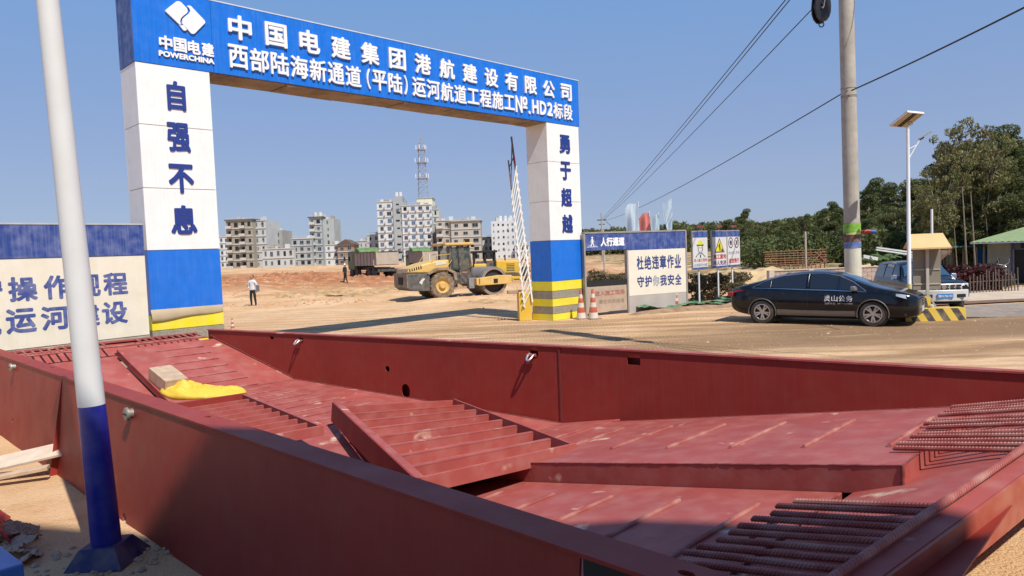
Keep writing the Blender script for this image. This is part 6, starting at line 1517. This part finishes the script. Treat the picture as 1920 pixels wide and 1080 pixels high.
# grass tufts and green netting along the hoarding foot
rg = random.Random(12)
ORD = ['leftmost', 'second from left', 'third from left', 'fourth from left', 'fifth from left', 'sixth from left', 'seventh from left', 'eighth from left', 'ninth from left', 'tenth from left', 'eleventh from left', 'twelfth from left', 'thirteenth from left', 'fourteenth from left', 'fifteenth from left', 'sixteenth from left', 'seventeenth from left']
by = {}
for o in C.objects:
    if o.get('group') == GT: by.setdefault(o['label'], []).append(o)
for lb_, os_ in by.items():
    if len(os_) > 1:
        for k, o in enumerate(sorted(os_, key=lambda q: q.location.x/q.location.y)): o['label'] = lb_.replace('tall dark green tree', ORD[k]+' tall tree').replace('lower dark green tree', ORD[k]+' lower tree'); v = []; f = []
def blade(x, y, hh):
    z = h(x, y); a = rg.uniform(0, 6.28); i = len(v); l = hh*rg.uniform(.3, .8); v.extend([(x-.012*cos(a), y-.012*sin(a), z), (x+.012*cos(a), y+.012*sin(a), z), (x+l*sin(a)*.5, y-l*cos(a)*.5, z+hh)]); f.append((i, i+1, i+2))
for i in range(9000):
    x = rg.uniform(5.8, 12.5); y = 26.9+(x-6)*.62+rg.uniform(-.9, 1.3)
    if noise.noise((x*.8, y*.8, 3)) > -.05: blade(x, y, rg.uniform(.05, .16))
for i in range(12000):
    x = rg.uniform(10, 24); y = rg.uniform(32, 46)
    if noise.noise((x*.3, y*.3, 8)) > .0: blade(x, y, rg.uniform(.1, .3))
me = bpy.data.meshes.new('grass'); me.from_pydata(v, [], f); me.materials.append(leafm('grass_leaf', (.13, .16, .05), (.24, .21, .10), 3)); o = bpy.data.objects.new('grass', me); C.objects.link(o); tag(o, 'sparse dry grass along the verge behind the car', 'grass', kind='stuff')
bm = bmesh.new(); bmesh.ops.create_grid(bm, x_segments=60, y_segments=16, size=1)
for q in bm.verts:
    x = q.co.x*1.6; y = q.co.y*.34; q.co = (x, y, .10+.11*noise.noise((x*2.2, y*4, 1))+.05*noise.noise((x*7, y*9, 2))+.06*sin(x*3))
me = bpy.data.meshes.new('netting'); bm.to_mesh(me); bm.free(); net = M('net_green', (.045, .16, .075), .7, var=.3, vs=5, dust=(.4, .32, .2), dustamt=.4); me.materials.append(net)
for q in me.polygons: q.use_smooth = True
o = bpy.data.objects.new('netting', me); C.objects.link(o); o.location = (5.9, 26.0, .04); o.rotation_euler = (0, 0, radians(26)); tag(o, 'rumpled green netting along the foot of the slogan hoarding', 'netting')
me2 = me.copy(); o = bpy.data.objects.new('netting', me2); C.objects.link(o); o.location = (8.0, 27.6, .02); o.rotation_euler = (0, 0, radians(38)); o.scale = (1.1, 1.3, .9); tag(o, 'dusty green netting spread under the three sign boards', 'netting')
me3 = me.copy(); me3.materials[0] = M('net_olive', (.17, .20, .10), .8, var=.3, vs=5); o = bpy.data.objects.new('netting', me3); C.objects.link(o); o.location = (9.2, 28.3, .0); o.rotation_euler = (0, 0, radians(40)); o.scale = (1.0, 1.8, .8); tag(o, 'olive netting patch behind the car boot', 'netting')
# soil bank in front of the hoarding
def mound(label, loc, rx, ry, hh, mat, seed, rz=0, name='dirt_mound'):
    bm = bmesh.new(); bmesh.ops.create_grid(bm, x_segments=70, y_segments=40, size=1)
    for q in bm.verts:
        x, y = q.co.x, q.co.y; r = hypot(x, y); e = max(0, 1-r**2.2); n_ = noise.noise((x*2*rx/max(rx, ry)+seed, y*2, seed)); n2 = noise.noise((x*8, y*6, seed)); q.co = (x*rx, y*ry, hh*(e*(.75+.4*n_)+.13*n2*(e > .02))-.04)
    me = bpy.data.meshes.new(name); bm.to_mesh(me); bm.free(); me.materials.append(mat)
    for q in me.polygons: q.use_smooth = True
    o = bpy.data.objects.new(name, me); C.objects.link(o); o.location = (loc[0], loc[1], h(loc[0], loc[1])); o.rotation_euler = (0, 0, rz); return tag(o, label, 'mound', kind=None)
soil = M('bank_soil', (.27, .17, .10), .95, var=.3, vs=2.5, bump=.5, bs=14); tan = M('pile_tan', (.52, .37, .19), .95, var=.2, vs=1.2, bump=.4, bs=12)
mound('low dark soil bank in front of the slogan hoarding', (6.1, 25.6), 2.6, .55, .24, soil, 1, radians(26))
mound('dark soil bank running towards the car boot', (8.9, 27.0), 2.4, .5, .20, soil, 2, radians(36))
mound('tan earth pile left of the log rack', (15.2, 44), 3.6, 3., 1.35, tan, 3)
mound('long tan earth pile in front of the log rack', (17.5, 40), 5.5, 2.2, .95, tan, 4, .1)
mound('tan earth pile right behind the utility pole', (21.5, 42), 4.0, 2.5, 1.15, tan, 5)
mound('pinkish rubble heap left of the bushes', (9.6, 36), 3.0, 2., .75, M('pile_pink', (.50, .36, .25), .95, var=.2, bump=.4, bs=12), 6)
# low block wall behind the car
wl_ = thing('block_wall', 'low pinkish block wall with pale piers behind the saloon car', 'wall', (12.0, 33.0, h(12, 33)), radians(4))
bp_ = M('wall_pink', (.40, .30, .25), .9, var=.18, vs=6, bump=.3, bs=25)
hx_ = B().box((.0, .05, -.4), (7.6, .20, .98)).out('core', bp_, wl_)
me = None
for j in range(5):
    for i in range(19):
        x0 = .02+i*.40-(.2 if j % 2 else 0); x1 = x0+.388
        if x0 < 0: continue
        o = B().box((0, 0, 0), (.386, .05, .186)).out('block', bp_, wl_, bevel=0) if me is None else bpy.data.objects.new('block', me)
        if me is None: me = o.data
        else: C.objects.link(o); o.parent = wl_
        o.location = (x0, .003*random.random(), j*.195)
for x in (0, 1.9, 3.8, 5.7, 7.6): B().box((x-.12, -.06, -.4), (x+.12, .24, 1.02)).out('pier', M('pier_pale', (.52, .44, .36), .85), wl_)
B().box((-.1, -.03, .985), (7.7, .22, 1.03)).out('coping', M('coping', (.48, .40, .31), .85), wl_)
# log drying rack
rk = thing('log_rack', 'brown rack of upright and crossed wooden poles in front of the wood', 'rack', (17.95, 50, h(18, 50)), radians(2))
lg = M('log_brown', (.30, .155, .09), .85, var=.25, vs=4)
for i in range(14): x = i*.31; B().bar((x, random.uniform(-.05, .05), 0), (x+random.uniform(-.05, .05), 0, 2.0+random.uniform(-.15, .1)), .06, .06).out('post', lg, rk)
for j in range(11): z = .35+j*.16; B().bar((-.25, -.07, z+random.uniform(-.03, .03)), (4.2, -.07, z+random.uniform(-.05, .05)), .04, .04).out('rail', lg, rk)
for a, c in (((2.4, .3), (3.9, 1.9)), ((3.0, .2), (4.1, 1.3)), ((1.8, .1), (2.9, 1.4)), ((3.4, 1.8), (4.2, .9))): B().bar((a[0], -.14, a[1]), (c[0], -.14, c[1]), .05, .05).out('brace', lg, rk)
# lean-to with sheet roof and pale rails behind the off-road car
ln = thing('lean_to', 'leaning sheet roof with pale metal rails behind the off-road car', 'lean-to', (16.4, 28.6, h(16, 28.6)), 0)
rs_ = M('rusty_sheet', (.15, .10, .08), .7, var=.3, vs=2.5, col2=(.30, .05, .03), c2s=1.5, c2t=.6)
a = at(1672, 512, 28.2)-ln.location; c = at(1728, 470, 28.8)-ln.location; e_ = at(1830, 508, 30)-ln.location; f_ = at(1828, 478, 30)-ln.location
sh_edge = M('sheet_edge', (.40, .40, .36), .5)
B().hexa([a, c+Vector((0, 0, .0)), c+Vector((1.5, .5, -.1)), a+Vector((1.9, .9, -.1)), a+Vector((0, 0, .05)), c+Vector((0, 0, .05)), c+Vector((1.5, .5, -.05)), a+Vector((1.9, .9, -.05))]).out('roof_sheet', rs_, ln, fix=True)
B().bar(a, c, .07, .10).out('edge_rail', sh_edge, ln)
for (x0, y0, x1, y1, D) in ((1643, 464, 1760, 480, 28), (1642, 468, 1760, 485, 28), (1619, 479, 1645, 484, 28), (1619, 482, 1645, 487, 28)): B().bar(at(x0, y0, D)-ln.location, at(x1, y1, D+.6)-ln.location, .05, .06).out('rail', M('rail_white', (.62, .62, .6), .5), ln)
for q in (a+Vector((.1, .1, -.05)), a+Vector((1.7, .8, -.08))): B().bar((q.x, q.y, 0), q, .08, .08).out('post', bark, ln)
# green roofed shed
sd_ = thing('workshop_shed', 'blue sheet metal shed with pale green roof and dark doorway', 'shed', (24.15, 36.2, h(22.5, 35)-.2), radians(-58))
bs1 = M('shed_blue', (.035, .055, .17), .6, var=.25, vs=2, streak=.4, dust=(.12, .12, .16)); cr_ = M('shed_cream', (.24, .22, .17), .85, var=.15, dust=(.2, .18, .14), dustamt=.4); gr_ = M('roof_green', (.24, .32, .15), .6, var=.1, vs=2, dust=(.4, .4, .28), dustamt=.3)
B().box((0, 0, 0), (9, 5, 2.45)).out('core', M('shed_core', (.1, .1, .12), .8), sd_)
B().box((.0, -.03, 0), (1.05, -.002, 2.5)).out('cream_panel', cr_, sd_); B().box((2.2, -.03, 0), (9, -.002, .8)).out('skirting', cr_, sd_)
me = None
x = 1.06
while x < 9:
    if not (1.2 < x < 2.2):
        z0 = .81 if x >= 2.2 else .02
        o = B().box((0, -.055, 0), (.10, -.004, 1)).out('wall_sheet', bs1, sd_) if me is None else bpy.data.objects.new('wall_sheet', me)
        if me is None: me = o.data
        else: C.objects.link(o); o.parent = sd_
        o.location = (x, 0, z0); o.scale = (1, 1, 2.5-z0)
    x += .16
B().box((1.22, -.02, 0), (2.14, .0-.001, 2.0)).out('doorway', dark, sd_)
for x in (1.18, 2.16): B().box((x-.03, -.06, 0), (x+.03, -.003, 2.05)).out('door_frame', bark, sd_)
B().box((1.5, -.045, 2.08), (1.95, -.021, 2.4)).out('vent_window', dark, sd_)
B().box((3.4, -.08, .95), (4.3, -.056, 2.1)).out('shutter', M('shutter_tan', (.22, .18, .11), .7, var=.2), sd_)
B().box((.42, -.035, .15), (.55, -.031, 1.5)).out('stain', M('stain', (.07, .06, .05), .9), sd_)
B().box((-.03, .02, 0), (-.002, 5, 2.4)).out('side_wall', bs1, sd_)
b = B(); n = 40
for i in range(n): 
    x0 = -.5+i*.28; b.hexa([(x0, -.7, 2.42), (x0+.14, -.7, 2.42), (x0+.14, 5.6, 3.15), (x0, 5.6, 3.15), (x0, -.7, 2.455), (x0+.14, -.7, 2.455), (x0+.14, 5.6, 3.185), (x0, 5.6, 3.185)]); b.hexa([(x0+.14, -.7, 2.40), (x0+.28, -.7, 2.40), (x0+.28, 5.6, 3.13), (x0+.14, 5.6, 3.13), (x0+.14, -.7, 2.43), (x0+.28, -.7, 2.43), (x0+.28, 5.6, 3.16), (x0+.14, 5.6, 3.16)])
b.out('roof_sheet', gr_, sd_)
B().box((-.5, -.72, 2.36), (10, -.68, 2.41)).out('eave_rail', M('rail_white', (.62, .62, .6), .5), sd_)
# small blue shelter beyond the shrubs
bsx = at(1782, 505, 44); sb = thing('blue_shelter', 'small pale blue roofed shelter with bright blue cloth behind the shrubs', 'shelter', (bsx.x-.6, 44, -.2), 0)
B().hexa([(-.9, -1, 1.75), (3.3, -1, 1.75), (3.0, 1, 2.15), (-.5, 1, 2.15), (-.9, -1, 1.80), (3.3, -1, 1.80), (3.0, 1, 2.20), (-.5, 1, 2.20)]).out('roof', M('shelter_roof', (.12, .30, .38), .6, var=.2), sb)
for x in (-.6, .9, 3.0): B().bar((x, -.8, 0), (x, -.8, 1.8), .09, .09).out('post', bark, sb)
B().box((1.6, -.85, .4), (2.7, -.80, 1.7)).out('blue_cloth', M('cloth_blue', (.02, .16, .42), .6, var=.2), sb)
B().box((-.6, .9, 0), (3.0, 1.0, 1.8)).out('back_wall', M('dim_wall', (.12, .12, .1), .9), sb)
# stake fence beside the shed
fn_ = thing('stake_fence', 'fence of thin wooden stakes between the shrubs and the shed', 'fence', (20.3, 31.6, h(20, 31.6)), radians(12))
for i in range(16): x = i*.17; B().bar((x, 0, 0), (x+random.uniform(-.04, .04), 0, .85+random.uniform(-.15, .2)), .035, .035).out('stake', M('stake_grey', (.13, .10, .08), .9), fn_)
B().bar((0, .03, .5), (2.6, .03, .5), .03, .03).out('rail', M('stake_grey', (.13, .10, .08), .9), fn_)
# parked motor scooter in the doorway
sc_ = thing('motorcycle', 'dark motorcycle parked in front of the shed doorway', 'motorcycle', (23.35, 34.4, h(23.7, 34)), radians(-75))
for x in (-.6, .62): w_ = B().lathe([(.19, -.05), (.28, -.05), (.30, 0), (.28, .05), (.19, .05)], 20, ax='Y').lathe([(.001, 0), (.05, .0)], 12, ax='Y', cap=False).out('wheel', black, sc_, smooth=40, fix=True); w_.location = (x, 0, .30)
B().prism([(-.75, .55), (-.2, .45), (.25, .35), (.45, .6), (.3, .82), (-.05, .78), (-.8, .82)], (-.13, .13)).out('body', M('moto_dark', (.03, .03, .035), .3), sc_, bevel=.04, fix=True)
B().box((-.75, -.14, .80), (-.02, .14, .90)).out('saddle', dark, sc_, bevel=.03)
B().bar((.62, 0, .30), (.40, 0, 1.0), .07, .05).out('fork', steel, sc_); B().tube([(.32, -.34, 1.08), (.40, -.1, 1.02), (.40, .1, 1.02), (.32, .34, 1.08)], .016, 6).out('handlebar', steel, sc_)
for sy in (-1, 1): B().tube([(.38, sy*.28, 1.05), (.42, sy*.34, 1.28)], .008, 5).lathe([(.001, 0), (.055, 0), (.055, .02), (.001, .02)], 12, ax='X', org=(.42, sy*.34, 1.30)).out('mirror', chrome, sc_)
B().lathe([(.001, .06), (.07, .04), (.09, 0), (.001, 0)], 14, ax='X', org=(.5, 0, .9)).out('headlamp', chrome, sc_, smooth=50)

# rough earth ridges and heaps in the field
redsoil = M('soil_red', (.40, .175, .08), .95, var=.35, vs=.9, bump=.6, bs=6, col2=(.27, .11, .05), c2s=1.2, c2t=.52)
ochre = M('soil_ochre', (.46, .29, .14), .95, var=.3, vs=1.5, bump=.6, bs=10, col2=(.30, .19, .09), c2s=2., c2t=.55)
def heap(label, loc, rx, ry, hh, mat, seed, rz=0, n=(150, 60)):
    bm = bmesh.new(); bmesh.ops.create_grid(bm, x_segments=n[0], y_segments=n[1], size=1)
    for q in bm.verts:
        x, y = q.co.x, q.co.y; r = hypot(x, y)+.25*noise.noise((x*2, y*2, seed)); e = max(0, 1-r**2.5)
        m = noise.noise((x*rx*.35, y*ry*.5, seed)); f_ = noise.noise((x*rx*1.6, y*ry*1.8, seed+3)); g_ = noise.noise((x*rx*4, y*ry*4, seed+7))
        q.co = (x*rx, y*ry, hh*e**.6*(.45+.6*m+.45*f_+.22*g_)-.05)
    me = bpy.data.meshes.new('earth_heap'); bm.to_mesh(me); bm.free(); me.materials.append(mat)
    o = bpy.data.objects.new('earth_heap', me); C.objects.link(o); o.location = (loc[0], loc[1], h(loc[0], loc[1])-.02); o.rotation_euler = (0, 0, rz); return tag(o, label, 'earth heap')
heap('long red earth ridge right of the person in the white jacket', (-24, 92), 11, 5, .95, redsoil, 1, .03)
heap('red earth ridge in front of the first dump truck', (-13.5, 71), 7, 2.2, .62, redsoil, 2, -.06)
heap('red rutted earth left of the helmeted person', (-21, 72), 6.5, 3, .55, redsoil, 3, .05)
heap('ochre rutted earth behind the person in the white jacket', (-12.5, 49), 6.5, 2.2, .42, ochre, 4, .02)
heap('ochre rough strip left of the roller', (-7.2, 43.5), 3.2, 1.3, .30, ochre, 5, .0)
heap('small clod heap left of the roller wheel shadow', (-5.9, 37.2), .55, .3, .22, ochre, 6, 0, (50, 30))
heap('rough ochre clods between the roller drum and the boom barrier', (-.9, 34.6), 2.4, .9, .22, ochre, 7, .1, (110, 50))
heap('red earth ridge at the left near the gate column', (-33, 86), 8, 3.5, .8, redsoil, 8, .0)
